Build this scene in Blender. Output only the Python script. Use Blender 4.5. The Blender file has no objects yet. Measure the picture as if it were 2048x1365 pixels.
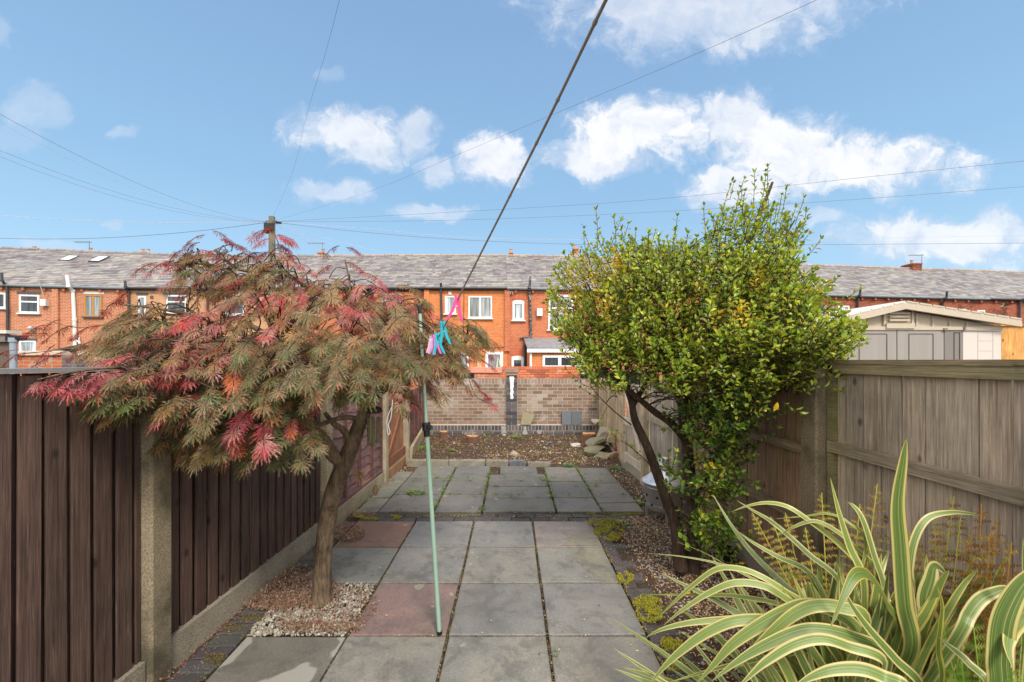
import bpy, math, random
from mathutils import Vector as V, Matrix
R = random.Random(7)
sc = bpy.context.scene
col = sc.collection
# ---------------------------------------------------------------- camera
F, H, CX, CY = 837.0, 1.65, 1023.0, 722.0
cam = bpy.data.cameras.new('camera'); co = bpy.data.objects.new('camera', cam); col.objects.link(co)
cam.sensor_width = 36; cam.lens = F/2048*36; cam.shift_y = 39.5/2048; cam.shift_x = 1/2048
cam.clip_start = 0.05; cam.clip_end = 2000
co.location = (0, 0, H); co.rotation_euler = (math.radians(90), 0, 0)
sc.camera = co
# ---------------------------------------------------------------- sky, sun, exposure
SUN_EL, SUN_AZ = math.radians(48), math.radians(20)     # azimuth measured from straight behind the camera, to the right
sun = bpy.data.lights.new('sun', 'SUN'); so = bpy.data.objects.new('sun', sun); col.objects.link(so)
sun.energy = 1.75; sun.angle = math.radians(14); sun.color = (1, .94, .85)
sd = V((math.sin(SUN_AZ)*math.cos(SUN_EL), -math.cos(SUN_AZ)*math.cos(SUN_EL), math.sin(SUN_EL)))
so.rotation_euler = sd.to_track_quat('Z', 'Y').to_euler()
sc.view_settings.view_transform = 'Standard'; sc.view_settings.look = 'None'
sc.view_settings.exposure = 1.0; sc.view_settings.gamma = 1

w = bpy.data.worlds.new("World"); sc.world = w; w.use_nodes = True
nt = w.node_tree; nt.nodes.clear()
def N(t, **k):
    n = nt.nodes.new(t)
    for a, b in k.items(): setattr(n, a, b)
    return n
def lk(a, b): nt.links.new(a, b)
def val(x, sock):
    if isinstance(x, (int, float)): sock.default_value = x
    else: lk(x, sock)
def M(op, a, b=0.0, c=None, clamp=False):
    n = N('ShaderNodeMath', operation=op, use_clamp=clamp)
    val(a, n.inputs[0]); val(b, n.inputs[1])
    if c is not None: val(c, n.inputs[2])
    return n.outputs[0]
def SM(x, a, b):
    n = N('ShaderNodeMapRange', interpolation_type='SMOOTHSTEP', clamp=True)
    val(x, n.inputs[0]); n.inputs[1].default_value = a; n.inputs[2].default_value = b
    return n.outputs[0]
def MIX(f, a, b, bl='MIX'):
    n = N('ShaderNodeMixRGB', blend_type=bl); val(f, n.inputs[0])
    for s, x in ((n.inputs[1], a), (n.inputs[2], b)):
        if isinstance(x, tuple): s.default_value = (*x, 1)
        else: lk(x, s)
    return n.outputs[0]
def RAMP(x, *st):
    n = N('ShaderNodeValToRGB'); val(x, n.inputs[0]); e = n.color_ramp.elements
    while len(e) < len(st): e.new(.5)
    for q, (p, c) in zip(e, st): q.position = p; q.color = (*c, 1) if len(c) == 3 else c
    return n.outputs[0]
def NOISE(vec, scale, detail=4, rough=.55, dist=0.0):
    n = N('ShaderNodeTexNoise'); n.inputs['Scale'].default_value = scale; n.inputs['Detail'].default_value = detail
    n.inputs['Roughness'].default_value = rough; n.inputs['Distortion'].default_value = dist
    if vec is not None: lk(vec, n.inputs['Vector'])
    return n.outputs['Fac']
sky = N('ShaderNodeTexSky', sky_type='NISHITA', sun_disc=False)
sky.sun_elevation = SUN_EL; sky.sun_rotation = math.pi - SUN_AZ
tc = N('ShaderNodeTexCoord'); D = tc.outputs['Generated']
sx = N('ShaderNodeSeparateXYZ'); lk(D, sx.inputs[0]); dx, dy, dz = sx.outputs
grad = RAMP(dz, (0.0, (.30, .42, .51)), (.12, (.235, .37, .485)), (.35, (.162, .285, .425)), (.62, (.13, .225, .365)), (1, (.11, .19, .32)))
nis = MIX(1.0, sky.outputs[0], (.11, .11, .11), 'MULTIPLY')
blue = MIX(.12, grad, nis)
# heaps of cumulus, each a direction and a width on the sky
rxy = M('MAXIMUM', dy, .05)
u = M('DIVIDE', dx, rxy); v = M('DIVIDE', dz, rxy)
c0 = N('ShaderNodeCombineXYZ'); lk(u, c0.inputs[0]); lk(v, c0.inputs[1])
wu, wv_ = NOISE(c0.outputs[0], 5.5, 5, .6), NOISE(MAP(c0.outputs[0], loc=(4, 7, 2)) if 0 else c0.outputs[0], 6.7, 5, .6, .5)
u = M('ADD', u, M('MULTIPLY', M('SUBTRACT', wu, .5), .20)); v = M('ADD', v, M('MULTIPLY', M('SUBTRACT', wv_, .5), .11))
cmb = N('ShaderNodeCombineXYZ'); lk(u, cmb.inputs[0]); lk(v, cmb.inputs[1])
wn = NOISE(cmb.outputs[0], 7.5, 9, .6); wn2 = NOISE(cmb.outputs[0], 24, 8, .66)
w3 = NOISE(cmb.outputs[0], 3.1, 2, .5)
edge = M('ADD', M('MULTIPLY', M('SUBTRACT', wn, .5), 1.9), M('MULTIPLY', M('SUBTRACT', wn2, .5), 1.1))
edge = M('ADD', edge, M('MULTIPLY', M('SUBTRACT', w3, .5), .5))
def cloud(px, py, rx, ry, dens):
    a = M('DIVIDE', M('SUBTRACT', u, (px-CX)/F), rx/F); b = M('DIVIDE', M('SUBTRACT', v, (CY-py)/F), ry/F)
    d = M('SQRT', M('ADD', M('MULTIPLY', a, a), M('MULTIPLY', b, b)))
    return M('MULTIPLY', SM(M('ADD', M('SUBTRACT', 1.0, d), M('MULTIPLY', edge, .85)), -.34, .38), dens)
CL = [(690, 262, 120, 46, .8), (740, 300, 80, 42, .72), (835, 262, 42, 40, .55), (660, 385, 75, 24, .55), (988, 320, 68, 52, .88), (885, 340, 30, 28, .6),
      (1270, 275, 135, 70, .96), (1200, 310, 110, 45, .85), (1470, 240, 90, 62, .8), (1560, 300, 120, 70, .93), (1700, 330, 210, 55, .93),
      (1480, 375, 120, 40, .85), (1880, 480, 170, 55, .8), (1990, 455, 80, 35, .7), (1400, 10, 290, 90, .62), (1560, 30, 110, 50, .3),
      (60, 220, 60, 45, .3), (10, 60, 35, 30, .3), (855, 425, 85, 18, .5), (235, 265, 35, 14, .3), (30, 280, 60, 30, .2), (1640, 430, 60, 20, .4),
      (245, 463, 18, 10, .3), (660, 150, 30, 15, .2), (110, 490, 60, 12, .3), (1930, 500, 120, 16, .4)]
m = None
for c in CL:
    k = cloud(*c); m = k if m is None else M('MAXIMUM', m, k)
front = SM(dy, .05, .2)
m = M('MULTIPLY', m, front)
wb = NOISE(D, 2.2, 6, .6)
back = M('MULTIPLY', SM(wb, .36, .62), M('SUBTRACT', 1.0, SM(dy, -.05, .5)))     # unseen broken cloud overhead and behind the camera, added to whiten the light
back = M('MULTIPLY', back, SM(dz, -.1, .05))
up3 = N('ShaderNodeVectorMath', operation='ADD'); lk(cmb.outputs[0], up3.inputs[0]); up3.inputs[1].default_value = (-.012, .03, 0)
wn_u = NOISE(up3.outputs[0], 7.5, 6, .55)
core = SM(M('ADD', M('MULTIPLY', M('SUBTRACT', wn, wn_u), 2.2), M('MULTIPLY', m, .75)), .1, .85)
ccol = MIX(core, (.36, .40, .47), (.52, .52, .53))
skycol = MIX(m, blue, ccol)
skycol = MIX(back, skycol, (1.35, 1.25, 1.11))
skycol = MIX(SM(dz, -.02, .0), (.2, .19, .17), skycol)
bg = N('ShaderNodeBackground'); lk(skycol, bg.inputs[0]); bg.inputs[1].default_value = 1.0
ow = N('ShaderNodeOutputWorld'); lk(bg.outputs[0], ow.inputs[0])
w.cycles.sampling_method = 'MANUAL'; w.cycles.sample_map_resolution = 512

# ---------------------------------------------------------------- helpers
def P(px, py, z): return V(((px-CX)/F*z, z, H-(py-CY)/F*z))
def G(px, py, h=0.0):
    z = F*(H-h)/(py-CY); return V(((px-CX)/F*z, z, h))
MATS = {}
def mat(name, fn, rough=.8, spec=.3, metal=0.0):
    global nt
    m = bpy.data.materials.new(name); m.use_nodes = True; nt = m.node_tree; nt.nodes.clear()
    b = N('ShaderNodeBsdfPrincipled'); o = N('ShaderNodeOutputMaterial'); lk(b.outputs[0], o.inputs[0])
    b.inputs['Roughness'].default_value = rough; b.inputs['Specular IOR Level'].default_value = spec; b.inputs['Metallic'].default_value = metal
    r = fn(b)
    if r is not None:
        if isinstance(r, tuple): b.inputs['Base Color'].default_value = (*r, 1)
        else: lk(r, b.inputs['Base Color'])
    MATS[name] = m; return m
def OBJ(): return N('ShaderNodeTexCoord').outputs['Object']
def GEO(): return N('ShaderNodeNewGeometry').outputs['Position']
def UV(): return N('ShaderNodeTexCoord').outputs['UV']
def ATT(n='Col'): return N('ShaderNodeVertexColor', layer_name=n).outputs['Color']
def MAP(vec, sc_=(1, 1, 1), loc=(0, 0, 0), rot=(0, 0, 0)):
    n = N('ShaderNodeMapping'); lk(vec, n.inputs[0]); n.inputs['Scale'].default_value = sc_; n.inputs['Location'].default_value = loc; n.inputs['Rotation'].default_value = rot
    return n.outputs[0]
def BUMP(b, h, st=.4, d=.01):
    n = N('ShaderNodeBump'); n.inputs['Strength'].default_value = st; n.inputs['Distance'].default_value = d
    lk(h, n.inputs['Height']); lk(n.outputs[0], b.inputs['Normal'])

class MB:
    def __init__(s, c=(1, 1, 1)): s.v = []; s.f = []; s.c = []; s.m = []; s.uv = {}; s.col = c; s.mi = 0; s.sm = False
    def poly(s, pts, c=None, uv=None):
        i = len(s.v); s.v += [tuple(p) for p in pts]; s.f.append(tuple(range(i, i+len(pts)))); s.c.append(c or s.col); s.m.append(s.mi)
        if uv: s.uv[len(s.f)-1] = uv
    def faces(s, vs, fs, c=None, uvs=None):
        i = len(s.v); s.v += [tuple(p) for p in vs]
        for f in fs:
            if uvs: s.uv[len(s.f)] = [uvs[k] for k in f]
            s.f.append(tuple(i+k for k in f)); s.c.append(c or s.col); s.m.append(s.mi)
    def obox(s, o, a, b, c_, c=None):       # corner o and three edge vectors
        o, a, b, c_ = V(o), V(a), V(b), V(c_)
        p = [o, o+a, o+a+b, o+b, o+c_, o+a+c_, o+a+b+c_, o+b+c_]
        fs = [(0, 3, 2, 1), (4, 5, 6, 7), (0, 1, 5, 4), (1, 2, 6, 5), (2, 3, 7, 6), (3, 0, 4, 7)]
        if a.cross(b).dot(c_) < 0: fs = [f[::-1] for f in fs]
        s.faces(p, fs, c)
    def box(s, x0, x1, y0, y1, z0, z1, c=None): s.obox((x0, y0, z0), (x1-x0, 0, 0), (0, y1-y0, 0), (0, 0, z1-z0), c)
    def tube(s, pts, rs, n=8, c=None, cap=True):
        pts = [V(p) for p in pts]
        if isinstance(rs, (int, float)): rs = [rs]*len(pts)
        vs = []; prev = None
        for i, p in enumerate(pts):
            t = (pts[min(i+1, len(pts)-1)]-pts[max(i-1, 0)])
            t = t.normalized() if t.length > 1e-9 else V((0, 0, 1))
            if prev is None: prev = t.orthogonal().normalized()
            prev = (prev - t*prev.dot(t)); prev = prev.normalized() if prev.length > 1e-6 else t.orthogonal().normalized()
            q = t.cross(prev)
            for k in range(n):
                a = 2*math.pi*k/n; vs.append(p+(prev*math.cos(a)+q*math.sin(a))*rs[i])
        fs = [(i*n+k, i*n+(k+1) % n, (i+1)*n+(k+1) % n, (i+1)*n+k) for i in range(len(pts)-1) for k in range(n)]
        if cap: fs += [tuple(range(n))[::-1], tuple((len(pts)-1)*n+k for k in range(n))]
        s.faces(vs, fs, c)
    def lathe(s, c0, prof, n=24, c=None):
        s.faces([V(c0)+V((r*math.cos(2*math.pi*k/n), r*math.sin(2*math.pi*k/n), z)) for r, z in prof for k in range(n)],
                [(i*n+k, i*n+(k+1) % n, (i+1)*n+(k+1) % n, (i+1)*n+k) for i in range(len(prof)-1) for k in range(n)], c)
    def blob(s, p, r, c=None, sub=1, jit=.25, sq=(1, 1, 1), rnd=R):
        vs, fs = ICO[sub]; rot = Matrix.Rotation(rnd.uniform(0, 6.3), 3, V((rnd.uniform(-1, 1), rnd.uniform(-1, 1), rnd.uniform(.05, 1))).normalized())
        s.faces([V(p)+rot @ V((a.x*sq[0], a.y*sq[1], a.z*sq[2]))*r*(1+rnd.uniform(-jit, jit)) for a in vs], fs, c)
    def build(s, name, m, parent=None, smooth=False):
        if not s.f: return None
        me = bpy.data.meshes.new(name); o = bpy.data.objects.new(name, me)
        off = V(parent['_o']) if parent is not None else V((0, 0, 0))
        if parent is None:                      # origin at the foot of the mesh
            n_ = len(s.v); off = V((sum(p[0] for p in s.v)/n_, sum(p[1] for p in s.v)/n_, min(p[2] for p in s.v)))
        me.from_pydata([(p[0]-off.x, p[1]-off.y, p[2]-off.z) for p in s.v], [], s.f)
        ms = m if isinstance(m, (list, tuple)) else [m]
        for q in ms: me.materials.append(MATS[q] if isinstance(q, str) else q)
        me.uv_layers.new(name='UVMap'); me.color_attributes.new('Col', 'FLOAT_COLOR', 'CORNER')
        ul = me.uv_layers['UVMap'].data; ca = me.color_attributes['Col'].data
        cols = []; uvs = []
        for pi, pl in enumerate(me.polygons):
            pl.material_index = s.m[pi]; pl.use_smooth = smooth
            nr = pl.normal; cc = (*s.c[pi][:3], 1)
            ax = (abs(nr.x), abs(nr.y), abs(nr.z))
            e = s.uv.get(pi)
            for k, vi in enumerate(pl.vertices):
                cols += cc
                if e: uvs += e[k]
                else:
                    q = s.v[vi]
                    if ax[2] > ax[0] and ax[2] > ax[1]: uvs += (q[0], q[1])
                    elif ax[0] > ax[1]: uvs += (q[1], q[2])
                    else: uvs += (q[0], q[2])
        ca.foreach_set('color', cols); ul.foreach_set('uv', uvs)
        col.objects.link(o)
        if parent is not None:
            po = V(parent['_o']); o.parent = parent; o.location = (0, 0, 0); o['_o'] = tuple(po)
        else: o.location = off; o['_o'] = tuple(off)
        return o
def ico():
    out = {}
    import bmesh
    for k in (1, 2, 3):
        bm = bmesh.new(); bmesh.ops.create_icosphere(bm, subdivisions=k, radius=1)
        bm.verts.ensure_lookup_table(); out[k] = ([v.co.copy() for v in bm.verts], [tuple(v.index for v in f.verts) for f in bm.faces]); bm.free()
    out[0] = ([V(p) for p in ((1, 0, 0), (-1, 0, 0), (0, 1, 0), (0, -1, 0), (0, 0, 1), (0, 0, -1))],
              [(0, 2, 4), (2, 1, 4), (1, 3, 4), (3, 0, 4), (2, 0, 5), (1, 2, 5), (3, 1, 5), (0, 3, 5)])
    return out
ICO = ico()
def tag(o, label=None, cat=None, group=None, kind=None):
    if label: o['label'] = label
    if cat: o['category'] = cat
    if group: o['group'] = group
    if kind: o['kind'] = kind
    return o
def thing(name, label, cat, loc, group=None):
    o = bpy.data.objects.new(name, None); col.objects.link(o); o.location = loc; o['_o'] = tuple(loc); o.empty_display_size = .2
    return tag(o, label, cat, group)
def lerp(a, b, t): return a+(b-a)*t
def jc(c, s=.15, rnd=R):
    k = 1+rnd.uniform(-s, s); return tuple(max(0, x*k*(1+rnd.uniform(-s, s)*.35)) for x in c)
def smooth_path(pts, n=6):
    pts = [V(p) for p in pts]; out = []
    for i in range(len(pts)-1):
        p0 = pts[max(i-1, 0)]; p1 = pts[i]; p2 = pts[i+1]; p3 = pts[min(i+2, len(pts)-1)]
        for k in range(n):
            t = k/n; out.append(.5*((2*p1)+(p2-p0)*t+(2*p0-5*p1+4*p2-p3)*t*t+(3*p1-p0-3*p2+p3)*t**3))
    return out+[pts[-1]]
def smooth_val(vals, n=6):
    out = []
    for i in range(len(vals)-1): out += [lerp(vals[i], vals[i+1], k/n) for k in range(n)]
    return out+[vals[-1]]

# ---------------------------------------------------------------- materials
def f_attr(amt=.25, sc_=40, bump=.2, bd=.003):
    def f(b):
        g = GEO(); n = NOISE(g, sc_, 5, .65); c = MIX(1.0, ATT(), RAMP(n, (.25, (1-amt,)*3), (.75, (1+amt,)*3)), 'MULTIPLY')
        if bump: BUMP(b, n, bump, bd)
        return c
    return f
mat('attr', f_attr()); mat('attr_smooth', f_attr(.08, 8, .05), .5)
mat('attr_gloss', f_attr(.06, 12, 0), .3, .5)
def f_slab(stain):
    def f(b):
        g = GEO(); n = NOISE(g, 3.2, 6, .65, .4); n2 = NOISE(g, 55, 3, .7); n4 = NOISE(g, 210, 2, .7)
        c = MIX(1.0, ATT(), RAMP(n, (.22, (.64, .66, .68)), (.45, (.93, .94, .97)), (.75, (1.24, 1.20, 1.12))), 'MULTIPLY')
        c = MIX(1.0, c, RAMP(n2, (.3, (.86,)*3), (.7, (1.14,)*3)), 'MULTIPLY')
        c = MIX(1.0, c, RAMP(n4, (.3, (.72,)*3), (.5, (1,)*3), (.72, (1.35, 1.3, 1.2))), 'MULTIPLY')
        dk = NOISE(MAP(g, loc=(7, 2, 1)), 5.5, 6, .75, .5); c = MIX(M('MULTIPLY', SM(dk, .47, .66), .55), c, (.085, .08, .07))
        al = NOISE(MAP(g, loc=(2, 9, 1)), 1.6, 6, .75, .3); c = MIX(M('MULTIPLY', SM(al, .47, .66), .35), c, (.165, .15, .115))
        lic = SM(NOISE(MAP(g, loc=(3, 5, 1)), 8, 2, .4), .70, .74)
        c = MIX(M('MULTIPLY', lic, .45), c, (.42, .41, .30))
        if stain:
            sn = NOISE(MAP(g, loc=(1.3, .4, 0)), 1.9, 3, .45, .6)
            c = MIX(M('MULTIPLY', SM(sn, .50, .525), .8), c, (.36, .345, .30))
        lk(M('ADD', M('MULTIPLY', n, .5), .25), b.inputs['Roughness'])
        BUMP(b, M('ADD', n4, n2), .25, .003); return c
    return f
mat('slab', f_slab(False), .5, .3); mat('slab_stained', f_slab(True), .5, .3)
def f_soil(b):
    g = GEO(); n = NOISE(g, 14, 6, .7); n2 = NOISE(g, 90, 3, .7)
    BUMP(b, M('ADD', n, n2), .9, .02)
    return MIX(M('MULTIPLY', n2, .6), RAMP(n, (.3, (.035, .024, .018)), (.6, (.09, .06, .042)), (.8, (.16, .115, .08))), (.13, .09, .06))
mat('soil', f_soil, .95, .15)
def f_ground(b):
    g = GEO(); n = NOISE(g, .35, 6, .6); n2 = NOISE(g, 9, 4, .7)
    BUMP(b, n2, .6, .02)
    return MIX(n2, RAMP(n, (.35, (.05, .06, .025)), (.6, (.12, .11, .10))), (.10, .09, .075))
mat('ground', f_ground, .95, .1)
def f_wood(c1, c2, moss=0.0, vert=True, worn=0.0, grain=1.0, knots=True):
    def f(b):
        g = GEO(); s = (30*grain, 30*grain, 1.6) if vert else (1.6, 1.6, 40*grain)
        if not vert: s = (3, 1.3, 45*grain)
        a = NOISE(MAP(g, s), 1.4, 7, .72, .35); a2 = NOISE(g, 2.4, 4, .6); a3 = NOISE(MAP(g, (s[0]*3, s[1]*3, s[2]*2)), 1.2, 4, .7)
        sp = N('ShaderNodeSeparateXYZ'); lk(g, sp.inputs[0])
        c = MIX(1.0, RAMP(a, (.25, c1), (.72, c2)), ATT(), 'MULTIPLY')
        c = MIX(1.0, c, RAMP(a2, (.3, (.72, .72, .74)), (.7, (1.25, 1.2, 1.15))), 'MULTIPLY'); c = MIX(1.0, c, RAMP(a3, (.3, (.68,)*3), (.5, (1,)*3), (.7, (1.35,)*3)), 'MULTIPLY')
        if knots:
            vo = N('ShaderNodeTexVoronoi'); lk(MAP(g, (6.5, 6.5, 4.2)), vo.inputs['Vector']); vo.inputs['Scale'].default_value = 1.0
            c = MIX(M('MULTIPLY', M('SUBTRACT', 1.0, SM(vo.outputs['Distance'], .05, .15)), .8), c, tuple(x*.3 for x in c1))
        if worn:
            sc2 = NOISE(MAP(g, (70, 70, 3.5)), 1.0, 5, .7)
            c = MIX(M('MULTIPLY', SM(sc2, .60, .70), worn), c, (.20, .15, .105))
        if moss:
            mn = NOISE(MAP(g, (5, 5, 1.5)), 1.0, 4, .6)
            c = MIX(M('MULTIPLY', SM(mn, .48, .72), moss), c, (.14, .145, .03))
        BUMP(b, M('ADD', a, a3), .8, .005); return c
    return f
mat('wood_brown', f_wood((.046, .029, .023), (.135, .085, .068), worn=.7), .75, .3)
mat('wood_brown_h', f_wood((.15, .085, .08), (.26, .16, .15), vert=False, grain=.6), .8, .2)
mat('wood_gate', f_wood((.17, .075, .04), (.33, .17, .10)), .8, .2)
mat('wood_grey', f_wood((.205, .16, .122), (.52, .435, .345), moss=.2), .85, .2)
mat('wood_tan', f_wood((.18, .11, .068), (.40, .265, .165), moss=.35), .85, .2)
mat('wood_rail', f_wood((.20, .165, .115), (.42, .36, .27), moss=.35, vert=False), .85, .2)
mat('wood_pale', f_wood((.33, .28, .22), (.60, .53, .44), moss=.15), .85, .2)
mat('wood_orange', f_wood((.42, .20, .055), (.72, .40, .14), grain=.7), .8, .2)
mat('wood_pole', f_wood((.10, .09, .065), (.24, .21, .16)), .9, .2)
def f_conc(dark):
    def f(b):
        g = GEO(); n = NOISE(g, 120, 3, .8); n2 = NOISE(g, 3, 5, .6)
        c = MIX(1.0, RAMP(n, (.3, (.13, .105, .075)), (.5, (.30, .26, .20)), (.7, (.46, .41, .32))), ATT(), 'MULTIPLY')
        c = MIX(M('MULTIPLY', SM(n2, .42, .68), dark), c, (.055, .05, .032))
        BUMP(b, n, .6, .004); return c
    return f
mat('concrete', f_conc(.35), .9, .2); mat('concrete_dark', f_conc(.8), .9, .2)
def f_blocks(b):
    g = GEO(); n = NOISE(g, 160, 3, .8); n2 = NOISE(g, 6, 4, .6)
    c = RAMP(n, (.35, (.045, .042, .042)), (.6, (.12, .11, .105)), (.75, (.34, .32, .29)))
    BUMP(b, n, .6, .004); return MIX(1.0, MIX(1.0, c, ATT(), 'MULTIPLY'), RAMP(n2, (.3, (.8,)*3), (.7, (1.3, 1.2, 1.1))), 'MULTIPLY')
mat('blocks', f_blocks, .85, .3)
def f_brick_geo(b):
    g = GEO(); n = NOISE(g, 70, 4, .7); n2 = NOISE(g, 2.6, 5, .6, .3)
    c = MIX(1.0, ATT(), RAMP(n, (.3, (.75,)*3), (.7, (1.25,)*3)), 'MULTIPLY')
    c = MIX(M('MULTIPLY', SM(n2, .56, .72), .42), c, (.58, .53, .50)); BUMP(b, n, .5, .004); return c
mat('brick_piece', f_brick_geo, .9, .2)
mat('mortar', lambda b: MIX(NOISE(GEO(), 30, 3), (.40, .345, .28), (.58, .51, .42)), .95, .1)
def f_brick_tex(c1, c2, mo, stain=0.0, stc=(.05, .03, .025), bias=0.0, pale=.0):
    def f(b):
        n = N('ShaderNodeTexBrick'); lk(UV(), n.inputs['Vector'])
        n.inputs['Color1'].default_value = (*c1, 1); n.inputs['Color2'].default_value = (*c2, 1); n.inputs['Mortar'].default_value = (*mo, 1)
        n.inputs['Scale'].default_value = 1; n.inputs['Mortar Size'].default_value = .011; n.inputs['Mortar Smooth'].default_value = .3
        n.inputs['Bias'].default_value = bias; n.inputs['Brick Width'].default_value = .225; n.inputs['Row Height'].default_value = .075
        g = GEO(); s = NOISE(g, .9, 6, .65, .4); s2 = NOISE(g, 12, 3, .7)
        c = MIX(1.0, n.outputs[0], RAMP(s2, (.3, (.85,)*3), (.7, (1.15,)*3)), 'MULTIPLY')
        c = MIX(1.0, c, RAMP(s, (.3, (.88, .86, .84)), (.7, (1.12, 1.1, 1.08))), 'MULTIPLY')
        if stain:
            sn = NOISE(MAP(g, (1.0, 1.0, 2.6), (2, 0, 3)), 1.1, 6, .7)
            vo = N('ShaderNodeTexVoronoi'); lk(MAP(UV(), (4.44, 13.3, 1)), vo.inputs['Vector']); vo.inputs['Scale'].default_value = 1
            sp = N('ShaderNodeSeparateColor'); lk(vo.outputs['Color'], sp.inputs[0])
            c = MIX(M('MULTIPLY', M('MULTIPLY', SM(sn, .42, .66), SM(sp.outputs[0], .3, .5)), stain), c, stc)
        if pale: c = MIX(M('MULTIPLY', SM(NOISE(MAP(g, loc=(5, 2, 2)), 2.3, 5, .7), .5, .62), pale), c, (.55, .47, .40))
        BUMP(b, n.outputs['Fac'], -.4, .01); return c
    return f
mat('brick_a', f_brick_tex((.40, .13, .065), (.50, .18, .09), (.52, .36, .26)), .9, .15)
mat('brick_b', f_brick_tex((.44, .21, .10), (.54, .27, .14), (.52, .39, .27)), .9, .15)
mat('brick_c', f_brick_tex((.55, .17, .055), (.64, .22, .08), (.62, .30, .15)), .9, .15)
mat('brick_d', f_brick_tex((.43, .12, .055), (.53, .16, .07), (.50, .25, .16)), .9, .15)
mat('brick_e', f_brick_tex((.28, .075, .042), (.38, .105, .055), (.24, .12, .08), stain=.75), .9, .15)
mat('brick_f', f_brick_tex((.50, .14, .06), (.56, .18, .08), (.46, .30, .22), stain=.35, pale=.5), .9, .15)
mat('brick_dark', f_brick_tex((.12, .11, .12), (.17, .16, .17), (.20, .19, .18)), .9, .15)
def f_slate(b):
    g = GEO(); n = NOISE(g, 5, 5, .7); n2 = NOISE(g, .5, 3, .5)
    c = MIX(1.0, ATT(), RAMP(n, (.3, (.72,)*3), (.7, (1.25, 1.25, 1.22))), 'MULTIPLY')
    return MIX(1.0, c, RAMP(n2, (.3, (.9, .88, .9)), (.7, (1.12, 1.1, 1.06))), 'MULTIPLY')
mat('slate', f_slate, .55, .35)
mat('plastic_white', lambda b: (.80, .80, .79), .35, .5)
mat('paint_white', lambda b: MIX(NOISE(GEO(), 6, 4), (.62, .62, .60), (.78, .78, .76)), .6, .4)
mat('oak_frame', lambda b: MIX(NOISE(MAP(GEO(), (30, 30, 4)), 1, 3), (.36, .17, .04), (.50, .25, .07)), .4, .4)
mat('lintel_dark', lambda b: (.075, .085, .10), .7, .3)
mat('pipe_black', lambda b: MIX(NOISE(GEO(), 8, 3), (.02, .023, .03), (.045, .05, .06)), .35, .5)
mat('pipe_flaky', lambda b: MIX(SM(NOISE(GEO(), 16, 5, .8), .52, .6), (.03, .03, .035), (.45, .45, .44)), .5, .4)
mat('pipe_grey', lambda b: MIX(NOISE(GEO(), 7, 4), (.20, .24, .29), (.32, .37, .43)), .5, .4)
mat('gutter_black', lambda b: (.022, .025, .03), .4, .5)
mat('gutter_grey', lambda b: MIX(NOISE(GEO(), 3, 4), (.12, .16, .19), (.25, .30, .33)), .5, .4)
def f_glass(c): 
    def f(b):
        g = GEO(); n = NOISE(MAP(g, (9, 9, .6)), 1.0, 2, .5)
        return RAMP(n, (.38, tuple(x*.45 for x in c)), (.55, c), (.7, tuple(min(1, x*1.5) for x in c)))
    return f
mat('pane_dark', f_glass((.05, .06, .07)), .06, .8); mat('pane_curtain', f_glass((.30, .32, .32)), .1, .7); mat('pane_pale', f_glass((.46, .53, .57)), .2, .6)
mat('pane_green', f_glass((.38, .42, .36)), .12, .6)
mat('panel_mauve', lambda b: (.28, .23, .26), .5, .4)
mat('black_hole', lambda b: (.012, .012, .014), .8, .2)
mat('coping_pink', lambda b: MIX(NOISE(GEO(), 5, 4), (.55, .20, .14), (.68, .30, .22)), .7, .3)
mat('coping_stone', lambda b: MIX(NOISE(GEO(), 6, 5), (.45, .30, .21), (.70, .56, .45)), .85, .2)
mat('render_brown', lambda b: MIX(NOISE(GEO(), 30, 5, .7), (.085, .06, .05), (.19, .14, .12)), .95, .1)
mat('shed_beige', lambda b: MIX(NOISE(GEO(), 4, 4), (.45, .38, .29), (.54, .46, .36)), .6, .3)
mat('shed_taupe', lambda b: MIX(NOISE(MAP(GEO(), (18, 18, 1)), 1, 4), (.25, .225, .205), (.33, .305, .285)), .55, .4)
mat('shed_dark', lambda b: MIX(NOISE(MAP(GEO(), (18, 18, 1)), 1, 4), (.17, .155, .145), (.22, .20, .19)), .55, .4)
mat('shed_pale', lambda b: (.60, .54, .50), .6, .3)
mat('groove', lambda b: (.07, .06, .055), .8, .1)
def f_bark(c1, c2):
    def f(b):
        g = GEO(); n = NOISE(MAP(g, (60, 60, 9)), 1.0, 6, .7, .6); n2 = NOISE(g, 9, 4, .6)
        BUMP(b, n, .9, .008)
        c = RAMP(n, (.3, c1), (.7, c2)); return MIX(1.0, c, RAMP(n2, (.35, (.6, .6, .55)), (.65, (1.25, 1.22, 1.15))), 'MULTIPLY')
    return f
mat('bark_maple', f_bark((.06, .042, .028), (.25, .185, .13)), .85, .2)
mat('bark_dark', f_bark((.028, .018, .013), (.12, .08, .058)), .9, .2)
def f_leaf(tr, rough_):
    def f(b):
        c = ATT(); ly = N('ShaderNodeBsdfTranslucent'); lk(MIX(1.0, c, (1.25, 1.2, .8), 'MULTIPLY'), ly.inputs[0])
        mx = N('ShaderNodeMixShader'); mx.inputs[0].default_value = tr
        o = [x for x in nt.nodes if x.type == 'OUTPUT_MATERIAL'][0]
        lk(b.outputs[0], mx.inputs[1]); lk(ly.outputs[0], mx.inputs[2]); lk(mx.outputs[0], o.inputs[0])
        return c
    return f
mat('leaf_matte', f_leaf(.42, .6), .5, .35); mat('leaf_shiny', f_leaf(.34, .3), .3, .5)
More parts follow.
